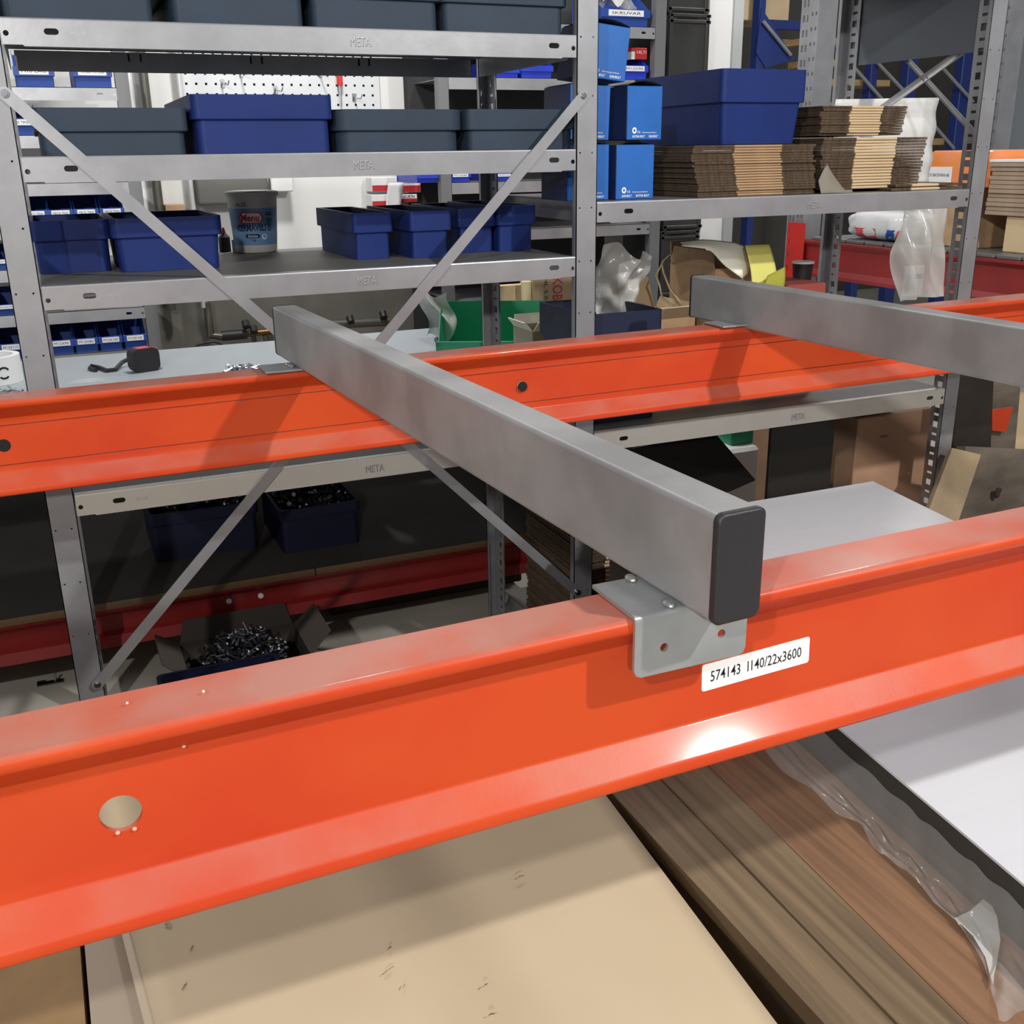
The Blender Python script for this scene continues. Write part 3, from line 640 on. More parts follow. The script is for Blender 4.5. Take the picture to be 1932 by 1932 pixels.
# open cartons to the right
def open_carton(label, px0, px1, pyt, y, z0, d, matl, flaps=((.07, .5), (.07, .8), (.06, .6), (.06, .4)), rz=0., group=None, inner=None, name='open_carton'):
    a = atY(px0, pyt, y); b = atY(px1, pyt, y); W_ = b.x-a.x; H = (a.z+b.z)/2-z0; cx = (a.x+b.x)/2
    th = thing(name, label, 'carton', (cx, y+d/2, z0), rz, group); M = wm(th); t = .003
    mb = MB()
    for A, B in (((-W_/2, -d/2, 0), (W_/2, -d/2+t, H)), ((-W_/2, d/2-t, 0), (W_/2, d/2, H)), ((-W_/2, -d/2+t, 0), (-W_/2+t, d/2-t, H)), ((W_/2-t, -d/2+t, 0), (W_/2, d/2-t, H)), ((-W_/2, -d/2, 0), (W_/2, d/2, t))): mb.box(A, B, 0, M)
    part('carton_body', mb, matl, th)
    L_, an = flaps[0]; specs = [((-W_/2, -d/2, H), (W_, 0, 0), (0, -math.sin(an), math.cos(an)), L_)]
    L_, an = flaps[1]; specs.append(((-W_/2, d/2, H), (W_, 0, 0), (0, math.sin(an), math.cos(an)), L_))
    L_, an = flaps[2]; specs.append(((-W_/2, -d/2, H), (0, d, 0), (-math.sin(an), 0, math.cos(an)), L_))
    L_, an = flaps[3]; specs.append(((W_/2, -d/2, H), (0, d, 0), (math.sin(an), 0, math.cos(an)), L_))
    for o_, e, dr, L_ in specs:
        if L_ <= 0: continue
        o_ = Vector(o_); e = Vector(e); dr = Vector(dr); n_ = e.cross(dr).normalized()*.0015
        q = MB(); P = [o_+e*.02, o_+e*.98, o_+e*.93+dr*L_, o_+e*.07+dr*L_]
        lo_ = q.ring([M @ (p-n_) for p in P]); hi_ = q.ring([M @ (p+n_) for p in P]); q.loft([lo_, hi_]); q.bm.faces.new(lo_); q.bm.faces.new(hi_)
        part('flap', q, inner or matl, th)
    return th
open_carton('open brown carton with raised flaps, right of the cloudy plastic bag', 1215, 1310, 600, .3, ZL, .17, KRAFT, ((.05, .9), (.08, .3), (.03, .8), (.03, .2)), rz=.06, inner=KRAFTL)
# carton strips sticking up
for (pts, lab) in ((((1248, 565), (1243, 540), (1236, 520), (1250, 492), (1263, 480)), 'thin torn carton strip curling upward from the open carton'), (((1285, 575), (1262, 545), (1250, 515), (1247, 500)), 'narrow bent carton strip leaning out of the open carton')):
    mb = MB(); P = [atY(x, y, .3) for x, y in pts]; n = len(P); A = mb.ring(P); B = mb.ring([p+Vector((.007, .004, .001)) for p in P]); mb.loft([A, B], False)
    o = single('carton_strip', mb, KRAFTL, lab, 'strip', P[0]); o.modifiers.new('sheet', 'SOLIDIFY').thickness = .0012
# white curved flap box, yellow perforated card, olive card, black cup
open_carton('carton with a broad white curved front flap under the right-hand shelf', 1350, 1425, 505, .26, ZL, .2, KRAFT, ((0, 0), (.05, .3), (.04, .0), (.03, .1)))
def curved_card(name, label, cat, pts_top, pts_bot, y0, y1, matl, n=10, bulge=.02):
    mb = MB(); T = [atY(x, y, y0) for x, y in pts_top]; Bq = [atY(x, y, y1) for x, y in pts_bot]
    def f(u, v):
        k = u*(len(T)-1); i = min(int(k), len(T)-2); t = T[i].lerp(T[i+1], k-i); b = Bq[i].lerp(Bq[i+1], k-i)
        p = b.lerp(t, v); p.y -= bulge*math.sin(math.pi*v); return p
    mb.grid(f, n, n); p = Bq[0]
    o = single(name, mb, matl, label, cat, p); o.modifiers.new('sheet', 'SOLIDIFY').thickness = .002; return o
curved_card('white_card', 'white rounded carton flap bending down over the brown carton', 'card', [(1284, 457), (1330, 451), (1402, 459), (1414, 500)], [(1286, 463), (1340, 470), (1366, 500), (1400, 525)], .24, .2, CREAM, bulge=.01)
curved_card('yellow_card', 'pale yellow perforated card standing beside the white flap', 'card', [(1406, 463), (1452, 461)], [(1420, 545), (1468, 540)], .20, .17, YELLOW, bulge=.006)
curved_card('olive_card', 'olive green curved card leaning below the yellow card', 'card', [(1448, 520), (1481, 503)], [(1436, 548), (1478, 548)], .14, .13, OLIVE, bulge=.004)
p = atY(1530, 497, .28); th = thing('paper_cup', 'black paper cup with white rim under the right-hand shelf', 'cup', (p.x, .31, p.z-.06))
mb = MB(); mb.cyl((p.x, .31, p.z-.075), (p.x, .31, p.z), .02, .026, 20); part('cup_wall', mb, BLACKP, th)
mb = MB(); mb.cyl((p.x, .31, p.z-.002), (p.x, .31, p.z+.003), .0275, .0275, 20); part('cup_rim', mb, WHITE, th)
# a low stack the cup stands on
e = atY(1478, 533, .2); up_box('kraft_box', 'low kraft box with reddish side that the black cup stands on', 'box', 1478, 533, 1560, 640, .2, .22, mat('reddish_card', (150, 70, 60), .7), z0=ZL)
# contents hanging lower in the right bay
up_box('cardboard_panel', 'brown cardboard box front standing under the lower right shelf', 'box', 1590, 770, 1764, 1100, .12, .2, mat('brown_card', (178, 140, 112), .75, noise=.3, nscale=5), z0=.4525)
mb = MB(); c_ = atY(1668, 823, .1193); txt(mb, 'HERMANT', c_, .028, .006); 
single('printed_mark', mb, INK, 'small dark printed word on the brown cardboard box', 'print', c_)
up_box('black_sheet', 'tall black sheet standing left of the brown cardboard box', 'sheet', 1437, 790, 1578, 1100, .1, .015, mat('black_sheet', (30, 27, 24), .6), z0=.4525)
quad_later = [('black_foil', 'black sheet slanting down in the lower right bay', [(1180, 850), (1345, 812), (1425, 905), (1300, 960)], [.34, .34, .14, .14])]
up_box('white_tub', 'white tub standing behind the black sheets in the lower right bay', 'tub', 1366, 842, 1436, 1000, .62, .2, WHITE, .01, z0=.002)
up_box('green_bottle_box', 'green box on the white tub in the lower right bay', 'box', 1380, 800, 1424, 842, .66, .1, GREEN, .004)
# stacks of flat cartons low behind the middle post
ys = .06; x0 = atY(1118, 1080, ys).x; x1 = x0+.28
for i in range(34): sheet(f'{ORD[i]} flat carton from the bottom in the low stack right of the middle post', 'flattened cartons low in the rack', 1.043, 1.043+.3, ys, .3, .4525+i*.0105, .0102, .2, .8, .003, True)

# ================================================================== LOWER SHELF OF THE LEFT BAY AND WORKBENCH BEHIND
BZ = .95
bench = thing('workbench', 'grey topped workbench behind the shelving rack', 'workbench', (.55, 1.2, 0))
mb = MB(); mb.box((-1.2, .66, BZ-.03), (1.62, 1.78, BZ), .003); part('bench_top', mb, BENCH, bench)
for x in (-1.1, 1.58):
    for y in (.72, 1.7):
        mb = MB(); mb.box((x-.02, y-.02, 0), (x+.02, y+.02, BZ-.03), .002); part('leg', mb, GALVD, bench)
r0_ = atY(178, 1150, .6); r1_ = atY(900, 1040, .6); zr = (r0_.z+r1_.z)/2
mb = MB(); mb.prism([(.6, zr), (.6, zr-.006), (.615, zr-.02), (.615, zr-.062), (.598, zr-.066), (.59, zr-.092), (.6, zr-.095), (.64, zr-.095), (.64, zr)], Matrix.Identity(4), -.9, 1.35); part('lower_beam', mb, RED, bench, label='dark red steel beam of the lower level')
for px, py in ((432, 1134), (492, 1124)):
    p = atY(px, py, .613); mb = MB(); mb.cyl(p+Vector((0, .003, 0)), p-Vector((0, .0015, 0)), .0068, n=18); part('lit_hole_disc', mb, WHITE, bench)  # white disc paints the bright floor seen through a hole in the beam
for x0, x1 in ((-.9, .56), (.563, 1.35)):
    mb = MB(); mb.box((x0, .6, zr+.0005), (x1, 1.75, zr+.019)); mb.bm.normal_update()
    for f in mb.bm.faces: f.material_index = 0 if f.normal.z > .5 else 1
    part('lower_board', mb, [SHELFD, CHIP], bench)
def screw_pile(parent_pos, rx, ry, h, n, seed, label, matl=STEELD, name='screw_pile'):
    rn = random.Random(seed); mb = MB(); c = Vector(parent_pos)
    for i in range(n):
        a = rn.uniform(0, 6.283); r = math.sqrt(rn.random()); x = r*math.cos(a)*rx; y = r*math.sin(a)*ry; z = h*(1-r*r)*rn.uniform(.5, 1)
        d = Vector((rn.uniform(-1, 1), rn.uniform(-1, 1), rn.uniform(-.35, .35))).normalized(); p = c+Vector((x, y, z)); L = rn.uniform(.02, .035)
        mb.cyl(p-d*L/2, p+d*L/2, .003, n=5); mb.cyl(p+d*L/2, p+d*(L/2+.005), .0065, n=6)
    return single(name, mb, matl, label, 'screws', c, kind='stuff')
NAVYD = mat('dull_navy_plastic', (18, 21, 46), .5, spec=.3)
lz = zr+.02
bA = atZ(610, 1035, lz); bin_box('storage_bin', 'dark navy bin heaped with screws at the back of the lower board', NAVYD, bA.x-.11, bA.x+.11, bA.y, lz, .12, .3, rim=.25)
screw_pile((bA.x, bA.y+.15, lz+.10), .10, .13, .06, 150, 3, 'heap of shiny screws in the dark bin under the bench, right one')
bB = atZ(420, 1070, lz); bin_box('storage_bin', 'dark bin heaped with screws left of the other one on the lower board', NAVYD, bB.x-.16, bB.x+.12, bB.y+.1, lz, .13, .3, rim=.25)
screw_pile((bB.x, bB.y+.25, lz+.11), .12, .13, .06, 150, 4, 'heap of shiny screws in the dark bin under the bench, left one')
PZ = .33
mb = MB(); mb.box((-.75, .51, PZ-.02), (1.2, 1.3, PZ), .002); pbd = single('low_board', mb, mat('pale_low_board', (196, 192, 180), .6, noise=.3, nscale=4), 'pale grey board low down behind the left post, below the red beam', 'board', (0, .9, PZ-.02))
for bx_ in (-.6, .6):
    mb = MB(); mb.box((bx_-.03, .6, 0), (bx_+.03, 1.2, PZ-.0205), .002); single('board_support', mb, DARK, 'dark block carrying the low pale board, '+('left' if bx_ < 0 else 'right')+' one', 'block', (bx_, .9, 0))
mb = MB(); mb.box((.05, .07, PZ-.02), (.98, .505, PZ), .002); single('low_board', mb, MATS['pale_low_board'], 'pale grey board under the screw carton, in front of the other low board', 'board', (.5, .3, PZ-.02))
for bx_ in (.1, .9):
    mb = MB(); mb.box((bx_-.03, .1, 0), (bx_+.03, .44, PZ-.0205), .002); single('board_support', mb, DARK, 'dark block carrying the front low board, '+('left' if bx_ < .5 else 'right')+' one', 'block', (bx_, .3, 0))
# carton of screws on the floor, black box at the left edge
cp = atZ(480, 1275, .0); 
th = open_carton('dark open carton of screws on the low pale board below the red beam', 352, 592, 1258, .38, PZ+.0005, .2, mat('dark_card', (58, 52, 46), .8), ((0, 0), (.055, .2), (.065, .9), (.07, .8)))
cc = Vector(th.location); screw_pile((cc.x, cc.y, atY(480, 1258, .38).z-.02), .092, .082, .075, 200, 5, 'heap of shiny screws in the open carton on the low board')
e0 = atZ(310, 1278, .0); 
bin_box('storage_bin', 'dark navy bin half hidden in front of the screw carton', NAVYD, atY(300, 1290, .2).x, atY(540, 1270, .2).x, .2, PZ+.0005, atY(400, 1254, .31).z-PZ, .11, rim=.25)
mb = MB(); a = atY(22, 1110, .95); mb.box((a.x-.4, .95, PZ+.0005), (a.x, 1.25, .53), .004); single('black_case', mb, mat('black_case', (20, 20, 22), .5), 'black case on the low pale board at the left edge', 'case', (a.x-.2, 1.1, PZ))
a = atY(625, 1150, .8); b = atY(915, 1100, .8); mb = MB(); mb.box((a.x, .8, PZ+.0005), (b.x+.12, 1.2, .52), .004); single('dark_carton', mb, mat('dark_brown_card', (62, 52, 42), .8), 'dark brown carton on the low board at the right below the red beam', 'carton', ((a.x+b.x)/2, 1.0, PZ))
p = atZ(95, 1288, PZ+.0005); th = thing('metal_clip', 'small dark metal clip lying on the low pale board', 'clip', p)
mb = MB(); mb.box(p+Vector((-.03, -.012, 0)), p+Vector((.03, .006, .004)), .001); mb.box(p+Vector((-.03, .006, 0)), p+Vector((-.01, .014, .004)), .001); part('clip_plate', mb, STEELD, th)
mb = MB(); mb.cyl(p+Vector((.012, 0, .004)), p+Vector((.014, .004, .022)), .003, n=8); part('clip_pin', mb, STEELB, th)
# things on the bench
def lie(px, py, z=BZ): return atZ(px, py, z)
p = lie(275, 702); q = Vector((p.x, p.y+.02, BZ+.0005))
th = thing('tape_measure', 'black and red pocket tape measure with a wrist strap on the bench', 'tape measure', q, .35); M = wm(th); s = 1.0
mb = MB(); out = rrect(.082, .07, .02, 5); A = mb.ring([M @ Vector((x, -.022, y+.035)) for x, y in out]); A2 = mb.ring([M @ Vector((x*1.02, -.017, (y+.035)*1.0)) for x, y in out]); B2 = mb.ring([M @ Vector((x*1.02, .017, (y+.035))) for x, y in out]); B = mb.ring([M @ Vector((x, .022, y+.035)) for x, y in out])
mb.loft([A, A2, B2, B]); mb.bm.faces.new(A); mb.bm.faces.new(B); part('case_shell', mb, BLACKP, th)
mb = MB(); mb.box((.018, -.0215, .045), (.04, .0215, .068), .004, M); part('red_button', mb, mat('red_rubber', (150, 50, 48), .5), th)
mb = MB(); mb.box((-.022, -.016, .069), (.016, .016, .0712), .0008, M); part('red_sticker', mb, mat('red_label', (200, 70, 70), .5), th)
mb = MB(); mb.box((.038, -.012, .001), (.05, .012, .005), .0005, M); part('tape_hook', mb, STEELB, th)
S = [lie(x, y) for x, y in ((252, 690), (232, 693), (218, 701), (203, 703), (188, 697), (172, 694), (170, 699), (182, 702))]
mb = MB(); mb.tube([v+Vector((0, 0, .006+.02*max(0, 1-i*.5))) for i, v in enumerate(S)], .0065, 8); part('wrist_strap', mb, BLACKP, th, world=True)
# packing-tape roll at the left edge
p = lie(-10, 728); c = Vector((p.x, p.y+.06, BZ+.0005)); th = thing('tape_roll', 'white packing tape roll at the left edge of the bench', 'tape roll', c)
mb = MB(); N = 36; zt = atY(10, 668, c.y).z-BZ
rg = [mb.ring([(c.x+r*math.cos(2*math.pi*k/N), c.y+r*math.sin(2*math.pi*k/N), BZ+.0005+z) for k in range(N)]) for r, z in ((.075, .0), (.075, zt), (.058, zt), (.058, .0))]; mb.loft(rg+[rg[0]]); part('roll', mb, WHITE, th)
va = math.atan2(CAM.y-c.y, CAM.x-c.x)
mb = MB()
for k in range(18):
    a0 = .5+k*.28; a1 = a0+.28
    if 8 < k < 12: continue
    P = [(rr_*math.cos(t), rr_*math.sin(t)) for rr_, t in ((.018, a0), (.018, a1), (.0125, a1), (.0125, a0))]
    mb.face([(c.x+.0756*math.cos(va+.35+x/.075), c.y+.0756*math.sin(va+.35+x/.075), BZ+zt*.45+y) for x, y in P])
part('arrow_print', mb, INK, th)
mb = MB(); g = lie(20, 740); rn = random.Random(9)
for i in range(12):
    b_ = g+Vector((rn.uniform(-.04, .04), rn.uniform(-.03, .03), .004)); d = Vector((rn.uniform(-1, 1), rn.uniform(-1, 1), .1)).normalized(); mb.cyl(b_, b_+d*.03, .003, n=6)
single('loose_bolts', mb, STEELB, 'loose bolts lying on the bench below the tape roll', 'bolts', g, kind='stuff')
screw_pile(lie(462, 697)+Vector((0, 0, .002)), .055, .02, .008, 26, 11, 'small scatter of zinc screws on the bench beside the crossbar', STEELB, 'loose_screws')
p = lie(150, 722); mb = MB(); mb.grid(lambda u, v: Vector((p.x-.03+.1*u, p.y-.02+.05*v, BZ+.002+.008*math.sin(3*u)*math.sin(3*v))), 8, 6); o = single('film_scrap', mb, FILM, 'clear film scrap lying on the bench near the left post', 'film', p)
# green open fronted bin and other things at the right part of the bench
def open_front_bin(name, label, matl, c, w_, d, h, rz=0., label_key=None, group=None, labmat=WHITE):
    """picking bin: high back, low front lip"""
    th = thing(name, label, 'bin', c, rz, group); M = wm(th); t = .002; hf_ = h*.52
    mb = MB(); wb = w_*.46; wt = w_*.5
    def P(x, y, z): return M @ Vector((x, y, z))
    prof = [(-d/2, 0), (d/2, 0), (d/2, h), (-d*.12, h), (-d/2-.006, hf_)]
    for sg in (-1, 1):
        A = mb.ring([P(sg*(wb+(wt-wb)*z/h), y, z) for y, z in prof]); B = mb.ring([P(sg*(wb+(wt-wb)*z/h-t), y, z) for y, z in prof]); mb.loft([A, B]); mb.bm.faces.new(A); mb.bm.faces.new(B)
    mb.box((-wb, -d/2, 0), (wb, d/2, t), 0, M); mb.box((-wt, d/2-t, 0), (wt, d/2, h), 0, M)
    A = [P(-wb, -d/2, 0), P(wb, -d/2, 0), P(wb+(wt-wb)*.5, -d/2-.006, hf_), P(-wb-(wt-wb)*.5, -d/2-.006, hf_)]
    off = M.to_3x3() @ Vector((0, t, 0)); a_ = mb.ring(A); b_ = mb.ring([v+off for v in A]); mb.loft([a_, b_]); mb.bm.faces.new(a_); mb.bm.faces.new(b_)
    part('bin_body', mb, matl, th)
    mb = MB(); mb.box((-wt-.001, -d/2-.010, hf_*.52), (wt+.001, -d/2-.004, hf_), .001, M); part('front_lip', mb, matl, th)
    if label_key:
        mb = MB(); mb.box((-w_*.36, -d/2-.0112, hf_*.6), (w_*.36, -d/2-.0098, hf_*.95), 0, M); o = part('label_card', mb, labmat, th)
        mb = MB(); mb.text(label_key, lambda p: M @ Vector((p.x*w_*.6, -d/2-.0116, hf_*.775+p.y*hf_*.17))); part('label_lettering', mb, INK, o)
    return th
gb = atY(862, 625, 1.05); ge = atY(1000, 600, 1.05)
open_front_bin('picking_bin', 'large green picking bin on the bench behind the rear post', GREEN, (gb.x+.16, 1.14, BZ+.001), .33, .34, .15, -.45)
p = atY(868, 600, 1.4); mb = MB(); mb.box((p.x-.01, 1.4, BZ+.001), (p.x+.13, 1.6, p.z), .003); single('navy_box', mb, NAVYD, 'navy box with pale lid behind the green picking bin', 'box', (p.x+.06, 1.5, BZ))
p = lie(842, 646); mb = MB(); mb.cyl(p+Vector((-.04, -.01, .012)), p+Vector((.02, .01, .012)), .01, n=12); single('steel_pin', mb, STEELD, 'short grey steel pin lying beside the green picking bin', 'pin', p)
y = 1.45
up_box('kraft_board', 'tall kraft board standing behind the green picking bin', 'board', 938, 535, 995, 655, 1.35, .02, KRAFTL, z0=BZ+.0005)
up_box('wood_strip', 'pale upright wooden strip between the kraft board and the printed carton', 'strip', 988, 530, 1003, 655, 1.3, .02, mat('pale_pine', (206, 190, 150), .7), z0=BZ+.0005)
a = atY(1004, 525, 1.3); b = atY(1090, 650, 1.3)
th = thing('printed_carton', 'upright carton with red and black printing beside the middle post', 'carton', ((a.x+b.x)/2, 1.36, BZ+.0005))
mb = MB(); mb.box((a.x, 1.3, BZ+.0005), (b.x, 1.4, a.z+.03), .002); part('carton_body', mb, mat('printed_kraft', (192, 164, 134), .75), th)
mb = MB(); txt(mb, 'KOBOH', atY(1052, 562, 1.2988), .13, .036, (0, 0, -1), (1, 0, 0)); part('carton_lettering', mb, INKR, th)
mb = MB(); txt(mb, 'HL 5.0', atY(1030, 545, 1.2988), .07, .014, (0, 0, -1), (1, 0, 0)); part('carton_lettering', mb, INK, th)
open_carton('small grey open carton in front of the printed carton on the bench', 1005, 1085, 622, .70, BZ+.0005, .13, CREASE, ((.03, .6), (.03, .4), (.03, .7), (.02, .3)), inner=mat('pale_grey_card', (206, 204, 186), .8))
p = atY(818, 575, 1.2); mb = MB()
mb.grid(lambda u, v: Vector((p.x-.03+.09*u+.02*math.sin(5*v), 1.2+.02*math.sin(6*u+4*v), p.z-.10+.13*v+.01*math.sin(7*u))), 14, 14); single('hanging_bag', mb, BAG, 'small clear plastic bag hanging under the third shelf beside the brace', 'bag', (p.x, 1.2, p.z-.1))

# ================================================================== WALL FITTINGS
pw = WY-.004
pb = [atY(338, 130, pw), atY(712, 300, pw)]
x0 = atY(345, 200, pw).x; x1 = atY(715, 200, pw).x; z0 = atY(500, 300, pw).z; z1 = atY(500, 60, pw).z
# pegboard with real square holes in the visible strip
th = thing('pegboard', 'white perforated tool board on the back wall', 'tool board', ((x0+x1)/2, pw-.02, z0))
mb = MB(); hs = []; sp = .038; x = .02
while x < x1-x0-.02:
    z = .02
    while z < z1-z0-.02:
        hs.append([(x-.0045, z-.0045), (x+.0045, z-.0045), (x+.0045, z+.0045), (x-.0045, z+.0045)]); z += sp
    x += sp
mb.plate([(0, 0), (x1-x0, 0), (x1-x0, z1-z0), (0, z1-z0)], hs, frame((x0, pw-.02, z0), (1, 0, 0), (0, 0, 1)), .0015); part('perforated_sheet', mb, mat('white_tool_board', (206, 210, 212), .45), th)
mb = MB(); mb.box((x0, pw-.008, z0), (x1, pw-.004, z1)); part('backing', mb, DARK, th)
for px, py in ((420, 160), (455, 140), (520, 172), (604, 140), (668, 186)):
    p = atY(px, py, pw-.02); mb = MB(); mb.tube([p+Vector((0, 0, .01)), p+Vector((0, -.03, .0)), p+Vector((.01, -.07, -.004)), p+Vector((.012, -.085, .01))], .003, 6); mb.box(p+Vector((-.008, -.003, -.012)), p+Vector((.008, 0, .02)), .001)
    part('hook', mb, STEELB, th)
p = atY(641, 155, pw-.04); tl = thing('screwdriver', 'black and red screwdriver hanging on the tool board', 'screwdriver', p)
mb = MB(); mb.cyl(p+Vector((0, 0, .03)), p+Vector((0, 0, .075)), .012, .016, 12); part('grip', mb, BLACKP, tl)
mb = MB(); mb.cyl(p+Vector((0, 0, -.012)), p+Vector((0, 0, .03)), .013, .012, 12); part('collar', mb, INKR, tl)
mb = MB(); mb.cyl(p+Vector((0, 0, -.09)), p+Vector((0, 0, -.012)), .004, n=8); part('blade', mb, STEELB, tl)
# pipes
def pipe(label, pts, r, matl, y, name='wall_pipe', n=12):
    P = [atY(a_, b_, y) for a_, b_ in pts]; mb = MB(); mb.tube(P, r, n); return single(name, mb, matl, label, 'pipe', P[-1])
yp = WY-.06
for px, lab in ((271, 'thick pale pipe running up the wall beside the small bin rack'), (338, 'thin pale pipe running up the wall left of the tool board')):
    p = atY(px, 150, yp); mb = MB(); mb.cyl((p.x, yp, .96), (p.x, yp, 2.7), .019 if px == 271 else .012, n=14); single('wall_pipe', mb, PIPEW if px == 338 else PIPE, lab, 'pipe', (p.x, yp, .96))
mf = thing('heating_manifold', 'dark brass heating manifold with valves on the lower wall', 'manifold', atY(430, 660, yp))
P = [atY(390, 570, yp), atY(393, 600, yp), atY(398, 632, yp), atY(420, 634, yp)]
mb = MB(); mb.tube(P, [.014, .017, .02, .02], 10); part('feed_pipe', mb, PIPE, mf)
mb = MB(); mb.tube([atY(418, 634, yp), atY(465, 630, yp)], .021, 12); part('valve_body', mb, BLACKP, mf)
mb = MB(); mb.tube([atY(465, 630, yp), atY(520, 624, yp)], .013, 12); part('brass_bar', mb, BRASS, mf)
mb = MB(); mb.tube([atY(620, 612, yp), atY(735, 606, yp)], .02, 12); part('brass_bar', mb, PIPE, mf)
for px, py in ((463, 612), (478, 622), (660, 603), (722, 594)):
    mb = MB(); p = atY(px, py, yp-.01); mb.cyl(p+Vector((0, -.02, -.01)), p+Vector((0, 0, .012)), .016, n=10); part('valve_cap', mb, BLACKP, mf)
for px in (478, 500, 510):
    mb = MB(); mb.tube([atY(px, 632, yp), atY(px+2, 650, yp), atY(px+2, 672, yp)], .011, 8); part('outlet', mb, PIPE, mf)
mb = MB(); mb.tube([atY(x, y, yp-.02) for x, y in ((364, 676), (364, 664), (372, 652), (390, 646), (405, 645), (420, 650), (412, 655), (400, 652))], .005, 6); part('cable_loop', mb, BLACKP, mf)
a = atY(371, 388, yp); b = atY(498, 300, yp)
mb = MB(); mb.box((a.x, yp-.05, a.z), (b.x, yp+.03, b.z), .014, seg=3); single('wall_enclosure', mb, GREYM, 'grey plastic enclosure on the wall behind the round tub', 'enclosure', ((a.x+b.x)/2, yp, a.z))
a = atY(510, 362, yp); b = atY(548, 320, yp); mb = MB(); mb.box((a.x, yp-.03, a.z), (b.x, yp+.03, b.z), .004); single('wall_box', mb, WHITE, 'small white wall box right of the grey enclosure', 'box', ((a.x+b.x)/2, yp, a.z))
a = atY(312, 410, yp); b = atY(335, 385, yp); mb = MB(); mb.box((a.x, yp-.05, a.z), (b.x+.02, yp+.02, b.z), .002); single('kraft_box', mb, KRAFT, 'small brown box against the wall between the pipes', 'box', (a.x, yp, a.z))

# ================================================================== BIN RACK AT THE LEFT BACK
YL = 2.22
lr = thing('bin_rack', 'galvanised rack of small blue picking bins against the back wall at the left', 'rack', (-.35, YL+.2, 0))
def post_px(parent, px, py, y, wd, matl=GALVR, ztop=2.6, depth=.04):
    p = atY(px, py, y); mb = MB(); mb.box((p.x, y, 0), (p.x+wd, y+.002, ztop)); mb.box((p.x, y+.002, 0), (p.x+.002, y+depth, ztop)); mb.box((p.x+wd-.002, y+.002, 0), (p.x+wd, y+depth, ztop)); part('post', mb, matl, parent); return p.x
pxr = post_px(lr, 219, 165, YL, .044)
def shelf_px(parent, xs, xe, px, pyt, y, h=.042, depth=.42):
    z = atY(px, pyt, y).z; mb = MB(); wd = xe-xs
    mb.plate([(0, 0), (wd, 0), (wd, h), (0, h)], [slot(wd-.055, h*.5, .006, .0045), circ(wd-.008, h*.45, .0045, 8)], frame((xs, y+.001, z-h), (1, 0, 0), (0, 0, 1)), .0015)
    mb.box((xs, y+.001, z-.002), (xe, y+depth, z)); part('shelf', mb, GALV, parent); return z
LZ = [shelf_px(lr, -.9, pxr, 200, py, YL) for py in (165, 254, 343, 583, 663, 500)]
def pbins(z, pxs, keys, y, w_, h, matl, grp, labs, d=.28):
    for (px, py), k, lb in zip(pxs, keys, labs):
        p = atY(px, py, y-.01); open_front_bin('picking_bin', lb, matl, (p.x, y+d/2+.012, z+.0006), w_, d, h, 0, k, grp)
def dz(i): return LZ[i]
bw = lambda a, b, y: atY(b, 400, y).x-atY(a, 400, y).x
pbins(LZ[0], [(66, 150), (176, 150)], ['M10 LAG', 'M12 LAG  M12 TENSI'], YL, .125, .12, BLUED, 'picking bins in the left rack', ['blue picking bin at the left of the top row in the left back rack', 'blue picking bin at the right of the top row in the left back rack'])
pbins(LZ[1], [(38, 240), (-70, 240)], ['M8X25 TENSI', 'M8X30 TENSI'], YL, .1, .1, BLUED, 'picking bins in the left rack', ['blue picking bin peeking out beside the left post, second row', 'blue picking bin hidden mostly behind the left post, second row'])
LZ2 = atY(150, 424, YL).z
mb = MB(); mb.box((-.9, YL+.001, LZ2-.042), (pxr, YL+.42, LZ2)); part('shelf', mb, GALV, lr)
pbins(LZ2, [(66, 400), (114, 400), (163, 400), (212, 400)], ['M8X25 TENSI', 'M8X30 TENSI', 'M8X35 TENSI', 'M8X30 TENSI'], YL, .081, .10, BLUED, 'picking bins in the left rack', [f'blue picking bin {o} in the row above the navy bins, left back rack' for o in ('first', 'second', 'third', 'fourth')])
pbins(LZ[4], [(115, 640), (162, 640), (209, 640), (256, 640)], ['M12X90', 'M12X80', 'M12X100', 'M10X100'], YL, .081, .10, BLUED, 'picking bins in the left rack', [f'blue picking bin {o} in the bottom row above the bench' for o in ('first', 'second', 'third', 'fourth')])
pbins(LZ[4], [(20, 655)], ['M12X110'], YL, .081, .10, BLUED, 'picking bins in the left rack', ['blue picking bin left of the post in the bottom row above the bench'])
LZ6 = atY(5, 598, YL).z
pbins(LZ[5], [(5, 500)], ['M10X120'], YL, .081, .07, BLUED, 'picking bins in the left rack', ['blue picking bin at the photo edge in the upper row left of the post'])
pbins(LZ[3], [(10, 575)], ['M12X90'], YL, .081, .07, BLUED, 'picking bins in the left rack', ['blue picking bin at the photo edge in the middle row left of the post'])

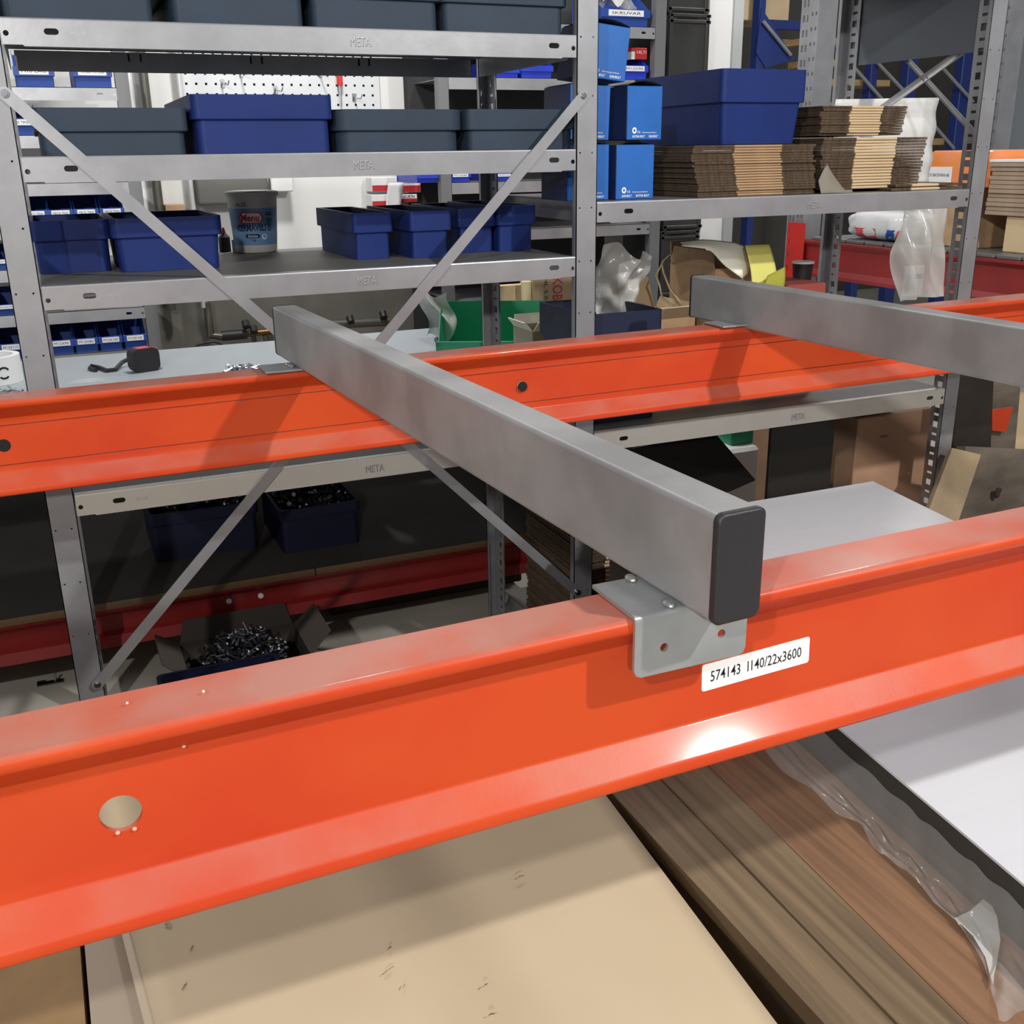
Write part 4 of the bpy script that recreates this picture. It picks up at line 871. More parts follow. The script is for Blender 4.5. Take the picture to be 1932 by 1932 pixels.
# ================================================================== BIN RACK AT THE MIDDLE BACK
YM = 2.25
mr_ = thing('bin_rack', 'galvanised rack with bright blue bins behind the middle post', 'rack', (1.5, YM+.2, 0))
xm0 = post_px(mr_, 826, 165, YM, .044); xm1 = post_px(mr_, 1237, 60, YM, .05)
for px, py in ((1200, 50), (1000, 147), (870, 344), (1170, 424), (1000, 560)): shelf_px(mr_, xm0+.046, xm1-.002, px, py, YM, .045)
mb = MB(); mb.box((xm0, YM+.42, 0), (xm1, YM+.43, 2.5)); part('back_sheet', mb, mat('dark_back_sheet', (44, 44, 46), .7), mr_)
MZ = [atY(1200, 50, YM).z, atY(1000, 147, YM).z, atY(870, 344, YM).z, atY(1170, 424, YM).z]
def mbin(lab, px0, px1, pyt, z, h=None, m=BLUEB, key=None):
    a = atY(px0, pyt, YM); b = atY(px1, pyt, YM); open_front_bin('picking_bin', lab, m, ((a.x+b.x)/2, YM+.16, z+.0006), b.x-a.x, .26, max(.05, (a.z-z)*1.9), 0, key, 'picking bins in the middle rack')
mbin('blue tray with crumpled bag on the top shelf of the middle back rack', 1140, 1232, 14, MZ[0], m=BLUED, key='SKRUVAR')
mbin('bright blue bin right of the rear post on the second level', 987, 1048, 122, MZ[1])
mbin('bright blue bin with pale top just right of the rear post', 940, 984, 128, MZ[1])
mbin('bright blue bin with the small red box on it', 1176, 1228, 122, MZ[1], key='M12X90')
mbin('bright blue bin left of the narrow upright on the third level', 790, 830, 330, MZ[2])
mbin('bright blue bin with white card right of the narrow upright', 852, 892, 328, MZ[2], key='M12X80')
mbin('bright blue bin with white card right of the rear post, third level', 938, 972, 328, MZ[2], key='M10X100')
p = atY(1205, 118, YM+.05); p.z += .012; rb_ = thing('small_red_box', 'small red and white box lying on a bright blue bin', 'box', (p.x, YM+.1, p.z))
mb = MB(); mb.box((p.x-.035, YM+.05, p.z-.0), (p.x+.04, YM+.15, p.z+.045), .002); part('carton', mb, INKR, rb_)
mb = MB(); mb.box((p.x-.036, YM+.049, p.z), (p.x-.02, YM+.151, p.z+.03)); part('white_end', mb, WHITE, rb_)
mb = MB(); txt(mb, 'HILTI', Vector((p.x+.012, YM+.0485, p.z+.028)), .045, .012); part('carton_lettering', mb, WHITE, rb_)
a = atY(1150, 30, YM+.1); mb = MB(); mb.grid(lambda u, v: Vector((a.x-.04+.16*u, YM+.08+.1*v, MZ[0]+.10+.03*math.sin(5*u)*math.sin(4*v)+.02*math.sin(11*u+3*v))), 12, 8); single('clear_bag', mb, BAG, 'crumpled clear bag lying in the top blue tray', 'bag', (a.x, YM+.1, MZ[0]+.09))
# white and red hardware boxes left of the narrow upright
yb_ = WY-.12
for (px0, py0, px1, py1, lab, cap) in ((702, 334, 748, 362, 'white and red hardware box, upper left of the four on the wall shelf', 'r'), (702, 366, 750, 390, 'white and red hardware box, lower left, torn open', 'r'), (748, 333, 793, 364, 'white and red hardware box with printed name, upper right', 'w'), (750, 366, 787, 382, 'pale hardware box, lower right under the printed one', 'w')):
    a = atY(px0, py1, yb_); b = atY(px1, py0, yb_); th = thing('hardware_box', lab, 'box', ((a.x+b.x)/2, yb_+.04, a.z), 0, 'white and red hardware boxes')
    mb = MB(); mb.box((a.x, yb_, a.z), (b.x, yb_+.09, b.z), .002); part('carton', mb, WHITE, th)
    mb = MB(); hgt = b.z-a.z; mb.box((a.x+.002, yb_-.001, a.z+hgt*.02), (b.x-.002, yb_+.001, a.z+hgt*.45)); part('red_band', mb, INKR, th)
    if cap == 'w': mb = MB(); txt(mb, 'WURTH', Vector(((a.x+b.x)/2+.005, yb_-.0015, a.z+hgt*.7)), .055, .014); part('carton_lettering', mb, INK, th)
a = atY(700, 393, yb_); mb = MB(); mb.box((a.x-.02, yb_-.02, a.z-.012), (a.x+.25, WY, a.z-.001)); single('wall_shelf', mb, GALVD, 'small wall shelf carrying the white and red hardware boxes', 'shelf', (a.x+.1, yb_+.05, a.z-.012))
a = atY(728, 396, yb_-.03); b = atY(752, 345, yb_-.03); mb = MB(); mb.grid(lambda u, v: Vector((a.x+(b.x-a.x)*u+.02*v, yb_-.03+.012*math.sin(3*u+2*v), a.z+(b.z-a.z)*v)), 6, 8); o = single('white_wrapper', mb, WHITE, 'white torn wrapper hanging in front of the hardware boxes', 'paper', a); o.modifiers.new('sheet', 'SOLIDIFY').thickness = .001
# black crates stacked right of the rack
YC = 2.35; a = atY(1256, 124, YC); b = atY(1328, 28, YC)
CRATE = mat('black_crate', (52, 52, 52), .55)
def crate(lab, x0, x1, z0, z1, y, d):
    th = thing('folding_crate', lab, 'crate', ((x0+x1)/2, y+d/2, z0), 0, 'black crates at the back'); mb = MB(); mb.box((x0, y, z0), (x1, y+d, z1), .006); part('crate_body', mb, CRATE, th)
    h = z1-z0; w_ = x1-x0
    for zz in (.03, .88, .96):
        mb = MB(); mb.box((x0-.004, y-.008, z0+h*zz), (x1+.004, y, z0+h*zz+.014), .002); part('rib', mb, CRATE, th)
    for xx in (.0, .9):
        mb = MB(); mb.box((x0+w_*xx, y-.008, z0), (x0+w_*xx+.018, y, z1), .002); part('corner_rib', mb, CRATE, th)
    mb = MB(); mb.box((x0+w_*.2, y-.004, z1-h*.12), (x0+w_*.7, y-.001, z1-h*.05), .001); part('handle_slot', mb, DARK, th)
cw = (a.x, b.x); ch = .33; zb0 = .002; zt0 = b.z
k = 0; zc_ = zt0
cz = [zt0+.36, zt0, zt0-.36, zt0-.72, zt0-1.08, zt0-1.44]
for k in range(6):
    zc1 = zt0+.30-k*.30; zc0 = zc1-.298
    if zc0 < 0: break
    crate(['black crate cut by the top of the photo', 'black crate with handle slot beside the white cabinet', 'black crate in the middle of the stack behind the flat cartons', 'black crate seen behind the open carton', 'black crate low in the stack', 'black crate at the foot of the stack'][k], cw[0]+.01*(k % 2), cw[1]+.01*(k % 2)+.02, zc0, zc1, YC, .35)
mb = MB(); mb.box((cw[0]-.02, YC-.02, 0), (cw[1]+.05, YC+.4, zc0-.001 if zc0 > 0 else .01), .004); single('crate_base', mb, CRATE, 'dark plinth under the stack of black crates', 'base', (cw[0], YC, 0))
# white cabinet / pillar
a = atY(1334, 120, 2.6); b = atY(1378, 120, 2.6)
wc = thing('white_cabinet', 'white upright cabinet side beside the black crates', 'cabinet', ((a.x+b.x)/2, 2.75, 0))
mb = MB(); mb.box((a.x, 2.6, 0), (b.x, 3.1, 3.4), .003); part('cabinet_body', mb, WHITE, wc)
a = atY(1379, 120, 2.7); b = atY(1400, 120, 2.7); mb = MB(); mb.box((a.x, 2.7, 0), (b.x, 3.0, 3.4), .006); part('grey_edge', mb, mat('pale_grey_trim', (170, 174, 174), .5), wc)

# ================================================================== PALLET RACK AT THE RIGHT (its beams run away from the camera)
XR = 2.70
pr_ = thing('pallet_rack', 'pallet rack at the right with dark red beams and slotted grey uprights', 'pallet rack', (3.15, .6, 0))
def upright(x, y, depth_y=.105, w_=.075, ztop=3.6, flip=1):
    mb = MB()
    zs = [0.]; z = .05
    while z < ztop-.05: zs += [z-.012, z+.012]; z += .05
    zs.append(ztop); hole = lambda cols: (lambda i, j: i in cols and 0 < j < len(zs)-2 and j % 2 == 1)
    zr_ = [0.]; z = .06
    while z < ztop-.05: zr_ += [z-.006, z+.006]; z += .05
    zr_.append(ztop); hole2 = lambda i, j: (i == 1 or i == 3) and 0 < j < len(zr_)-2 and j % 2 == 1
    Mf = lambda yy, xx: Matrix(((0, 0, -1, xx), (-1, 0, 0, yy), (0, 1, 0, 0), (0, 0, 0, 1)))
    mb.gridplate([0, .010, .021, .032, .040, .045], zs, hole((1, 3)), Mf(y+depth_y, x), .002)
    mb.gridplate([0, .008, .0175, .030, .0395, .046], zr_, hole2, Mf(y+.046, x-.008), .002)
    mb.box((x-.008, y+.046, 0), (x+.002, y+.05, ztop), 0); mb.box((x-.008, y-.002, 0), (x+w_, y, ztop), 0); mb.box((x, y+depth_y, 0), (x+w_, y+depth_y+.002, ztop), 0)
    mb.box((x+.002, y+.05, 0), (x+.004, y+depth_y-.045, ztop))
    part('upright', mb, GALV, pr_)
uy = atX(1542, 100, XR).y
upright(XR, uy); upright(3.62, 1.45); upright(XR, -1.9)
zt1 = atX(1846, 484, XR).z; bh = .13
def red_beam(x, y0, y1, ztop, h, nm='beam', m=RED, s=-1):
    prof = [(0, ztop), (0, ztop-.008), (-s*.014, ztop-.022), (-s*.014, ztop-h+.03), (0, ztop-h+.012), (0, ztop-h), (-s*.05, ztop-h), (-s*.05, ztop)]
    M = Matrix(((0, 1, 0, x), (1, 0, 0, 0), (0, 0, 1, 0), (0, 0, 0, 1))); mb = MB(); mb.prism(prof, M, y0, y1); part(nm, mb, m, pr_)
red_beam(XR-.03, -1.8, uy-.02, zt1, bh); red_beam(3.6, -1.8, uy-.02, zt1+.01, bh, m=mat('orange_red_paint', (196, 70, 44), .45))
# connector plate of the near beam
mb = MB(); hz_ = [[(.012, z), (.019, z), (.019, z+.02), (.012, z+.02)] for z in (.02, .07, .12, .17, .215)]
mb.plate([(0, 0), (.1, 0), (.1, .25), (0, .25)], hz_, Matrix(((0, 0, -1, XR-.034), (-1, 0, 0, uy+.055), (0, 1, 0, zt1-bh-.06), (0, 0, 0, 1))), .004); part('connector_plate', mb, mat('bright_red_paint', (190, 44, 40), .4), pr_)
yy = -.9; k = 0
while yy < uy-.1:
    mb = MB(); mb.box((XR-.01, yy, zt1+.0005), (3.62, yy+.086, zt1+.012), .002); part('deck_slat', mb, mat('dull_deck_steel', (120, 122, 122), .4, metal=.5), pr_); yy += .096
DK = zt1+.0125
# board stack on blocks
bx = 2.76; bz0 = atX(1866, 405, bx).z; bz1 = atX(1866, 306, bx).z; byf = atX(1866, 350, bx).y
nb = 12; tb = (bz1-bz0)/nb
for i in range(nb):
    mb = MB(); mb.box((bx+random.uniform(-.004, .004), -.8, bz0+i*tb), (3.5, byf+random.uniform(-.003, .003), bz0+(i+1)*tb-.0012), .0008)
    single('fibre_board', mb, mat('fibre_board', (172, 150, 128), .85, noise=.3, nscale=10), f'{ORD[i]} beige fibre board from the bottom in the thick stack at the right edge', 'board', (3.1, -.1, bz0+i*tb), group='fibre boards in the right-edge stack')
mb = MB(); mb.box((bx-.005, -.8, bz1), (3.51, byf+.005, bz1+.008), .001); single('white_cover_sheet', mb, WHITE, 'white cover sheet on top of the fibre board stack', 'sheet', (3.1, -.1, bz1))
for px, lab in ((1890, 'kraft block on the deck under the fibre board stack, at the right edge'),):
    p = atX(px, 440, bx); mb = MB(); mb.box((bx+.01, p.y-.16, DK), (bx+.3, p.y, bz0-.001), .003); single('kraft_block', mb, KRAFTL, lab, 'box', (bx+.1, p.y-.1, DK))
# orange wrapped bundle with white slip, lying on the boards
a = atX(1742, 352, bx); b = atX(1880, 283, bx); y0_ = byf+.012; y1_ = a.y
mb = MB(); mb.box((bx+.02, y0_+.03, DK), (bx+.3, y1_-.04, a.z-.001), .003); single('tan_block', mb, KRAFT, 'tan block on the deck under the orange bundle', 'box', (bx+.15, y0_+.1, DK))
th = thing('wrapped_bundle', 'orange bundle in shiny wrap behind the right post', 'bundle', (bx+.15, (y0_+y1_)/2, a.z))
mb = MB(); mb.box((bx+.012, y0_, a.z), (bx+.3, y1_, b.z), .012, seg=2); part('bundle_body', mb, ORPLAST, th)
s0 = atX(1748, 345, bx+.010); s1 = atX(1797, 315, bx+.010)
mb = MB(); mb.box((bx+.008, min(s0.y, s1.y), s0.z), (bx+.0115, max(s0.y, s1.y), s1.z), .0005); part('white_slip', mb, WHITE, th)
mb = MB(); txt(mb, 'OY BACKMAN AB', Vector((bx+.0075, (s0.y+s1.y)/2, (s0.z+s1.z)/2)), abs(s0.y-s1.y)*.85, .010, (0, -1, 0), (0, 0, 1)); part('slip_lettering', mb, INK, th)
# white and red film sacks on the deck
def sack(lab, px0, py0, px1, py1, x, thick, m1, m2=None, name='film_sack'):
    a = atX(px0, py1, x); b = atX(px1, py0, x); z0 = DK+.001; h = b.z-z0; yc = (a.y+b.y)/2; ly = abs(a.y-b.y)/2
    th = thing(name, lab, 'sack', (x+thick/2, yc, z0)); rn = random.Random(px0)
    def f(u, v, k=1.):
        an = 2*math.pi*u; el = math.pi*(v-.5); c_ = abs(math.cos(el))**.6*math.copysign(1, math.cos(el)); s_ = math.copysign(abs(math.sin(el))**.6, math.sin(el))
        X = math.copysign(abs(math.cos(an))**.5, math.cos(an)); Y = math.copysign(abs(math.sin(an))**.5, math.sin(an)); w_ = 1+.05*math.sin(9*an+4*v)+.04*math.sin(17*an*1.0-6*el)
        return Vector((x+thick/2+thick/2*c_*X*w_*k, yc+ly*c_*Y*w_*k, z0+h/2+h/2*s_*k))
    mb = MB(); mb.grid(lambda u, v: f(u, v), 40, 18); part('sack_skin', mb, m1, th, smooth=60)
    if m2:
        for u0, u1, mm in m2:
            mb = MB(); mb.grid(lambda u, v: f(u0+(u1-u0)*u, .18+.3*v, 1.006), 10, 6); part('printed_patch', mb, mm, th, smooth=60)
    return th
SACK = mat('white_film_sack', (214, 216, 218), .22, bump=.7, bscale=30, spec=.7)
sack('white film sack with red and blue printing on the deck of the pallet rack', 1588, 402, 1716, 458, XR+.03, .16, SACK, ((.44, .50, mat('red_film', (200, 84, 84), .3)), (.52, .56, mat('blue_film', (30, 90, 180), .3)), (.57, .62, MATS['red_film'])))
# long clear bag hanging down with a white label in it
hb = [atY(1700, 396, .62), atY(1790, 560, .62)]
def hang(u, v):
    q = .53; xl = atY(1714-24*min(1, v*2), 385+178*v, q).x; xr = atY(1790-8*v, 385+178*v, q).x; z = atY(1740, 385+178*v, q).z
    return Vector((xl+(xr-xl)*u, .531+.018*math.sin(6*u+4*v)+.012*math.sin(15*u-7*v), z))
mb = MB(); mb.grid(hang, 22, 26); hbt = thing('hanging_bag', 'long clear plastic bag with a white label inside, hanging beside the right post', 'bag', hb[1])
part('bag_skin', mb, BAG, hbt, smooth=60)
a = atY(1702, 560, .565); b = atY(1745, 500, .565)
mb = MB(); mb.box((a.x, .565, a.z), (b.x, .567, b.z), .0005); lc = part('label_card', mb, WHITE, hbt)
mb = MB(); rn = random.Random(2); x = a.x+(b.x-a.x)*.55
while x < b.x-.006:
    w_ = rn.uniform(.0006, .002); mb.box((x, .564, a.z+(b.z-a.z)*.55), (x+w_, .5655, a.z+(b.z-a.z)*.72)); x += w_+rn.uniform(.0008, .002)
part('barcode', mb, INK, lc, kind='stuff')
# pale board lying lower behind the rack
p = atZ(1580, 540, 1.0); q = atZ(1750, 560, 1.0)
mb = MB(); mb.box((2.15, .75, .0), (2.62, 1.5, .985), .004); single('tall_crate', mb, MATS['brown_card'], 'brown crate under the pale board behind the right posts', 'crate', (2.4, 1.1, 0))
mb = MB(); mb.box((2.1, .7, .986), (2.64, 1.55, 1.0), .002); single('pale_board', mb, WHITEB, 'pale board lying behind the right rear post below the red beam', 'board', (2.4, 1.1, .986))

# ================================================================== BLUE RACK FAR BEHIND
YB = 4.4
br_ = thing('blue_rack', 'blue steel rack with wooden slats and thin stays far behind', 'rack', (4.6, YB+.3, 0))
def bpost(px, py, w_, y=YB, m=BLUEF):
    p = atY(px, py, y); mb = MB(); mb.box((p.x-w_/2, y, 0), (p.x+w_/2, y+.08, 3.6), .004); part('post', mb, m, br_)
for px, py, w_ in ((1437, 60, .05), (1648, 160, .06), (1712, 240, .09), (1822, 180, .12), (1560, 100, .06)): bpost(px, py, w_)
for px0, px1, py, hgt in ((1440, 1570, 36, .06), (1600, 1700, 14, .06)):
    a = atY(px0, py, YB+.1); b = atY(px1, py, YB+.1); mb = MB(); mb.box((a.x, YB+.1, a.z-hgt), (b.x, YB+.14, a.z), .004); part('cross_beam', mb, BLUEF, br_)
g = [atY(1427, 100, YB-.01), atY(1437, 15, YB-.01), atY(1500, 112, YB-.01), atY(1445, 128, YB-.01)]
mb = MB(); mb.plate([(v.x-g[0].x, v.z-g[0].z) for v in (g[0], g[3], g[2], g[1])], [], frame(g[0], (1, 0, 0), (0, 0, 1)), .01); part('gusset', mb, BLUEF, br_)
for px0, px1, py, hh_ in ((1468, 1492, 80, 10), (1528, 1600, 76, 10), (1536, 1600, 118, 10), (1535, 1680, 155, 10), (1728, 1782, 268, 11)):
    a = atY(px0, py, YB+.25); b = atY(px1, py, YB+.25); t = hh_*.0022
    mb = MB(); mb.box((a.x, YB+.25, a.z-t), (b.x, YB+.55, a.z+t), .003); part('wood_slat', mb, WOODS, br_)
for p0, p1 in (((1440, 40), (1492, 104)), ((1548, 50), (1582, 90)), ((1528, 158), (1568, 198)), ((1612, 128), (1670, 194)), ((1655, 118), (1702, 168)), ((1778, 128), (1836, 192)), ((1762, 236), (1800, 280))):
    a = atY(*p0, YB-.03); b = atY(*p1, YB-.03); mb = MB(); mb.cyl(a, b, .012, n=8); part('stay_rod', mb, GALV, br_)
for (px0, py0, px1, py1, lab, mm) in ((1404, -20, 1432, 38, 'tan carton at the top right of the white cabinet', KRAFTL), (1440, -20, 1492, 40, 'tan carton on the blue rack at the top', KRAFTL), (1660, -30, 1700, 12, 'tan carton above the grey side panel', KRAFT), (1716, -30, 1760, 6, 'green box above the grey side panel', mat('leaf_green', (70, 140, 60), .5))):
    a = atY(px0, py1, YB+.16); b = atY(px1, py0, YB+.16); mb = MB(); mb.box((a.x, YB+.16, a.z), (b.x, YB+.5, b.z), .005); single('far_carton', mb, mm, lab, 'carton', ((a.x+b.x)/2, YB+.3, a.z))
a = atY(1545, 148, YB+.4); mb = MB(); mb.box((a.x-.01, YB+.4, a.z), (a.x+.05, YB+.5, a.z+.06), .004); single('pale_blue_box', mb, mat('pale_blue', (120, 180, 220), .5), 'small pale blue box between the far wooden slats', 'box', (a.x, YB+.4, a.z))
a = atY(1872, 100, 6.5); b = atY(1910, 100, 6.5); mb = MB(); mb.box((a.x, 6.5, 0), (b.x, 6.55, 3.5)); single('white_door_panel', mb, WHITE, 'bright white upright panel far behind the right post', 'panel', ((a.x+b.x)/2, 6.5, 0))
a = atY(1922, 100, 6.0); mb = MB(); mb.box((a.x, 6.0, 0), (a.x+1.2, 6.05, 3.5)); single('grey_door_panel', mb, mat('pale_grey_panel', (176, 182, 188), .5), 'pale grey upright panel at the top right corner', 'panel', (a.x+.5, 6.0, 0))

# ================================================================== BOARDS STANDING AT THE LOWER RIGHT
def quad_board(name, label, pts, y0s, matl, th_=.012, cat='board', ext=0.):
    """board standing or leaning: four photo corners TL,TR,BR,BL with the depth of each"""
    P = [atY(x, y, d) for (x, y), d in zip(pts, y0s)]
    if ext:
        P[2] = P[2]+(P[2]-P[1]).normalized()*ext; P[3] = P[3]+(P[3]-P[0]).normalized()*ext
    n_ = (P[1]-P[0]).cross(P[3]-P[0]).normalized(); n_ = n_ if n_.y > 0 else -n_
    mb = MB(); A = mb.ring(P); B = mb.ring([p+n_*th_ for p in P]); mb.loft([A, B]); mb.bm.faces.new(A); mb.bm.faces.new(B)
    return single(name, mb, matl, label, cat, (P[2]+P[3])/2)
for nm_, lb_, pt_, dp_ in quad_later: quad_board(nm_, lb_, pt_, dp_, MATS['black_sheet'], .003, 'sheet')
quad_board('leaning_board', 'narrow beige board leaning against the foot of the right post', [(1797, 845), (1851, 858), (1810, 978), (1752, 962)], [-.035, -.035, -.1, -.1], mat('beige_plank', (170, 150, 120), .8, noise=.4, nscale=8), ext=.35)
quad_board('old_plank', 'wide weathered grey plank with a dark knot at the right edge', [(1822, 842), (1990, 850), (1990, 1060), (1790, 1060)], [.06, .06, .0, .0], WOODG, .03, ext=.3)
mb = MB(); p = atY(1882, 930, .02); mb.sphere(p, .012, (.8, .4, 1.3)); mb.sphere(p+Vector((.008, 0, .006)), .006, (1, .5, 1.2)); single('plank_knot', mb, mat('dark_knot', (58, 48, 40), .9, bump=.5), 'dark knot in the weathered plank', 'knot', p)
quad_board('dark_board', 'dark stained board standing right of the right post', [(1806, 690), (1876, 690), (1868, 870), (1795, 870)], [.12]*4, mat('dark_stained_board', (70, 64, 56), .8, noise=.6, nscale=8, rgb2=(50, 46, 42)), .02, ext=.5)
quad_board('grey_board', 'grey brown board end behind the dark board at the right', [(1870, 690), (1928, 700), (1922, 768), (1868, 790)], [.22]*4, WOODG, .05, ext=.6)
quad_board('orange_beam_end', 'orange painted beam end showing between the boards at the right', [(1872, 774), (1912, 768), (1902, 802), (1872, 800)], [.2]*4, ORANGE, .01, 'beam', ext=.02)
quad_board('kraft_box', 'kraft box standing at the right edge behind the weathered plank', [(1916, 745), (1990, 745), (1970, 860), (1886, 845)], [.28]*4, KRAFTL, .04, 'box', ext=.4)

# ================================================================== FOREGROUND: WHITE BOARD, WOOD PACK, CARDBOARD
ZW = .85
L0 = atZ(1578, 1369, ZW); L1 = atZ(1932, 1668, ZW); FR = atZ(1647, 908, ZW); FR2 = atZ(1790, 978, ZW)
dl = (L0-L1); dl /= dl.y; dr_ = (FR-FR2); dr_ /= dr_.y
def LX(y): return L0.x+dl.x*(y-L0.y)
def RX(y): return FR.x+dr_.x*(y-FR.y)
yfar, ynear = FR.y, -1.62
ws = thing('white_board_stack', 'large white sheet on a dark grey stack, passing under the front orange beam', 'board', ((LX(-.8)+RX(-.8))/2, -.85, 0))
mb = MB(); mb.plate([(LX(ynear), ynear), (RX(ynear), ynear), (RX(yfar), yfar), (LX(yfar), yfar)], [], Matrix.Translation((0, 0, ZW)), .003); part('white_sheet', mb, WHITEB, ws)
mb = MB(); mb.plate([(LX(ynear)+.002, ynear), (RX(ynear)-.01, ynear), (RX(yfar)-.01, yfar-.004), (LX(yfar)+.002, yfar-.004)], [], Matrix.Translation((0, 0, ZW-.0035)), .05); part('grey_stack', mb, mat('dark_grey_side', (58, 60, 58), .45), ws)
mb = MB(); mb.plate([(LX(ynear)+.01, ynear), (RX(ynear)-.03, ynear), (RX(yfar)-.03, yfar-.02), (LX(yfar)+.01, yfar-.02)], [], Matrix.Translation((0, 0, ZW-.054)), ZW-.055); part('lower_stack', mb, mat('brown_grey_side', (92, 80, 68), .5, noise=.4, nscale=6), ws)
# wood grain pack
ZK = .775
W0 = atZ(1205, 1548, ZK); W1 = atZ(1560, 1932, ZK); dw = (W0-W1); dw /= dw.y
def WX(y): return W0.x+dw.x*(y-W0.y)
wp = thing('wood_pack', 'pack of wood grain boards between the cardboard and the white sheet', 'boards', ((WX(-1)+LX(-1))/2, -1.0, 0))
yk = -.55; N_ = 4
for i in range(N_):
    f0, f1 = i/N_, (i+1)/N_; a_, b_ = lambda y, f=f0: WX(y)+(LX(y)+.004-WX(y))*f+.0003, lambda y, f=f1: WX(y)+(LX(y)+.004-WX(y))*f-.0003
    mb = MB(); dz_ = (-.003, 0, .0006, -.0003)[i]
    mb.plate([(a_(ynear), ynear), (b_(ynear), ynear), (b_(yk), yk), (a_(yk), yk)], [], Matrix.Translation((0, 0, ZK+dz_)), .022); part('board', mb, [WOODF, mat('wood_grain_grey', (136, 116, 90), .4, noise=1., nscale=3.4, rgb2=(94, 79, 60), stretch=(24, .8, 1), noise_lo=.28, noise_hi=.72)][0 if i > 1 else 1], wp)
mb = MB(); mb.plate([(WX(ynear)+.01, ynear), (LX(ynear), ynear), (LX(yk), yk), (WX(yk)+.01, yk)], [], Matrix.Translation((0, 0, ZK-.036)), ZK-.037); part('pack_core', mb, mat('pack_core', (70, 60, 48), .8), wp)
# clear film torn over the wood
edge = [(1400, 1385), (1470, 1450), (1560, 1520), (1625, 1562), (1660, 1612), (1708, 1640), (1762, 1705), (1800, 1740), (1838, 1790), (1868, 1860), (1884, 1930)]
E3 = [atZ(x, y, ZK+.003) for x, y in edge]
def filmfn(u, v):
    k = v*(len(E3)-1); i = min(int(k), len(E3)-2); e = E3[i].lerp(E3[i+1], k-i); y = e.y; t = Vector((max(LX(y)-.0015, e.x+.004), y, ZK+.05))
    p = e.lerp(t, u); p.z = ZK+.003+(.046*max(0, (u-.72)/.28)**1.3)+.0035*math.sin(19*u+31*v)*math.sin(23*v)*(1-u)+.002*(1+math.sin(47*v+9*u)); return p
mb = MB(); mb.grid(filmfn, 26, 90); single('torn_film', mb, FILM, 'torn clear plastic film lying over the wood grain boards', 'film', E3[5])
tail = [atZ(x, y, ZK+.004) for x, y in ((1800, 1738), (1835, 1772), (1858, 1812), (1868, 1850), (1874, 1868))]
mb = MB(); A = mb.ring([p+Vector((0, 0, .004)) for p in tail]); B = mb.ring([p+Vector((.022*(1-i/4)+.004, .004, .001)) for i, p in enumerate(tail)]); C_ = mb.ring([p+Vector((.05*(1-i/4)+.006, .01, .006)) for i, p in enumerate(tail)]); mb.loft([A, B, C_], False)
single('film_tail', mb, BAG, 'twisted tail of clear film hanging at the torn film edge', 'film', tail[0])
# big cardboard
ZC = .83
R0 = atZ(1140, 1497, ZC); R1 = atZ(1470, 1932, ZC); Lc0 = atZ(246, 1757, ZC); Lc1 = atZ(292, 1932, ZC)
dR = (R0-R1)/(R0.y-R1.y); dL = (Lc0-Lc1)/(Lc0.y-Lc1.y)
rX = lambda y: R0.x+dR.x*(y-R0.y); lX = lambda y: Lc0.x+dL.x*(y-Lc0.y)
yc0, yc1 = -1.72, -.60
cb = thing('flat_carton', 'large beige cardboard sheet on a carton below the front orange beam', 'cardboard', (.3, -1.2, 0))
def sheetfn(u, v):
    y = yc0+(yc1-yc0)*v; x = lX(y)+(rX(y)-lX(y))*u; return Vector((x, y, ZC+.002*math.sin(5*u+2*v)+.0015*math.sin(3*v-2*u)))
mb = MB(); mb.grid(sheetfn, 24, 24); o = part('top_sheet', mb, BEIGE, cb, smooth=80); o.modifiers.new('sheet', 'SOLIDIFY').thickness = .004
mb = MB(); mb.plate([(lX(yc0)-.008, yc0), (lX(yc0)+.004, yc0), (lX(yc1)+.004, yc1), (lX(yc1)-.008, yc1)], [], Matrix.Translation((0, 0, ZC-.001)), .004); part('folded_edge', mb, mat('pale_beige_board', (200, 186, 164), .75), cb)
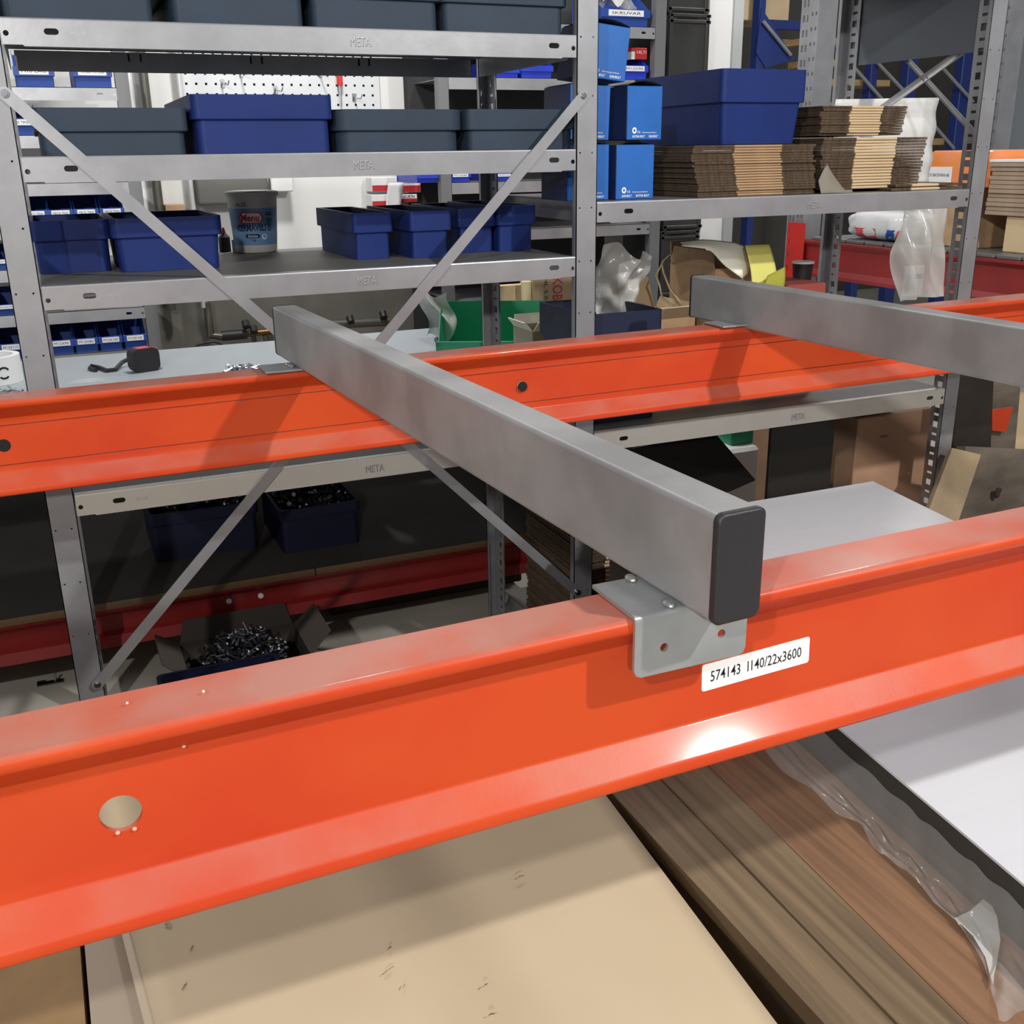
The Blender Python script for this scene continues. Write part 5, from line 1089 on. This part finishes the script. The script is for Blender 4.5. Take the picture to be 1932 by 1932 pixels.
G0 = atZ(160, 1790, ZC-.02); G1 = atZ(172, 1932, ZC-.02); dG = (G0-G1)/(G0.y-G1.y); gX = lambda y: G0.x+dG.x*(y-G0.y)
mb = MB(); mb.plate([(gX(yc0), yc0), (lX(yc0), yc0), (lX(yc1), yc1), (gX(yc1), yc1)], [], Matrix.Translation((0, 0, ZC-.02)), .004); part('side_sheet', mb, mat('greyish_card', (186, 170, 150), .75), cb)
mb = MB(); mb.plate([(gX(yc0)+.004, yc0), (rX(yc0)-.01, yc0), (rX(yc1)-.01, yc1-.01), (gX(yc1)+.004, yc1-.01)], [], Matrix.Translation((0, 0, ZC-.025)), ZC-.026); part('carton_body', mb, KRAFT, cb)
# flakes and tears on the cardboard
rn = random.Random(5)
for (px, py, ln) in ((980, 1656, .012), (732, 1832, .014), (735, 1790, .006), (762, 1862, .006), (916, 1860, .006), (348, 1862, .008), (318, 1748, .01), (928, 1915, .006), (362, 1790, .006)):
    p = atZ(px, py, ZC+.004); mb = MB(); a_ = rn.uniform(-1, 1); d = Vector((math.cos(a_), math.sin(a_), 0)); n_ = Vector((-d.y, d.x, 0))
    A = mb.ring([p-d*ln*.5, p-d*ln*.1+n_*ln*.12, p+d*ln*.5]); B = mb.ring([p-d*ln*.5+Vector((0, 0, .0012)), p-d*ln*.1-n_*ln*.08+Vector((0, 0, .003)), p+d*ln*.5+Vector((0, 0, .0008))]); mb.loft([A, B], False)
    part('card_flake', mb, mat('dark_flake', (92, 76, 58), .9), cb)
# brown carton at the lower left corner
K1 = atZ(155, 1790, .80); K2 = atZ(166, 1932, .80); dK = (K1-K2)/(K1.y-K2.y)
mb = MB(); kx = lambda y: K1.x+dK.x*(y-K1.y)
mb.plate([(-.75, yc0), (kx(yc0)-.002, yc0), (kx(yc1)-.002, yc1), (-.75, yc1)], [], Matrix.Translation((0, 0, .80)), .80); single('brown_carton', mb, mat('worn_kraft', (178, 146, 104), .8, noise=.6, nscale=14, rgb2=(150, 118, 80), bump=.15, bscale=40), 'worn brown carton in the lower left corner', 'carton', (-.4, -1.2, 0))

for o in bpy.data.objects:
    if '_m' in o: del o['_m']
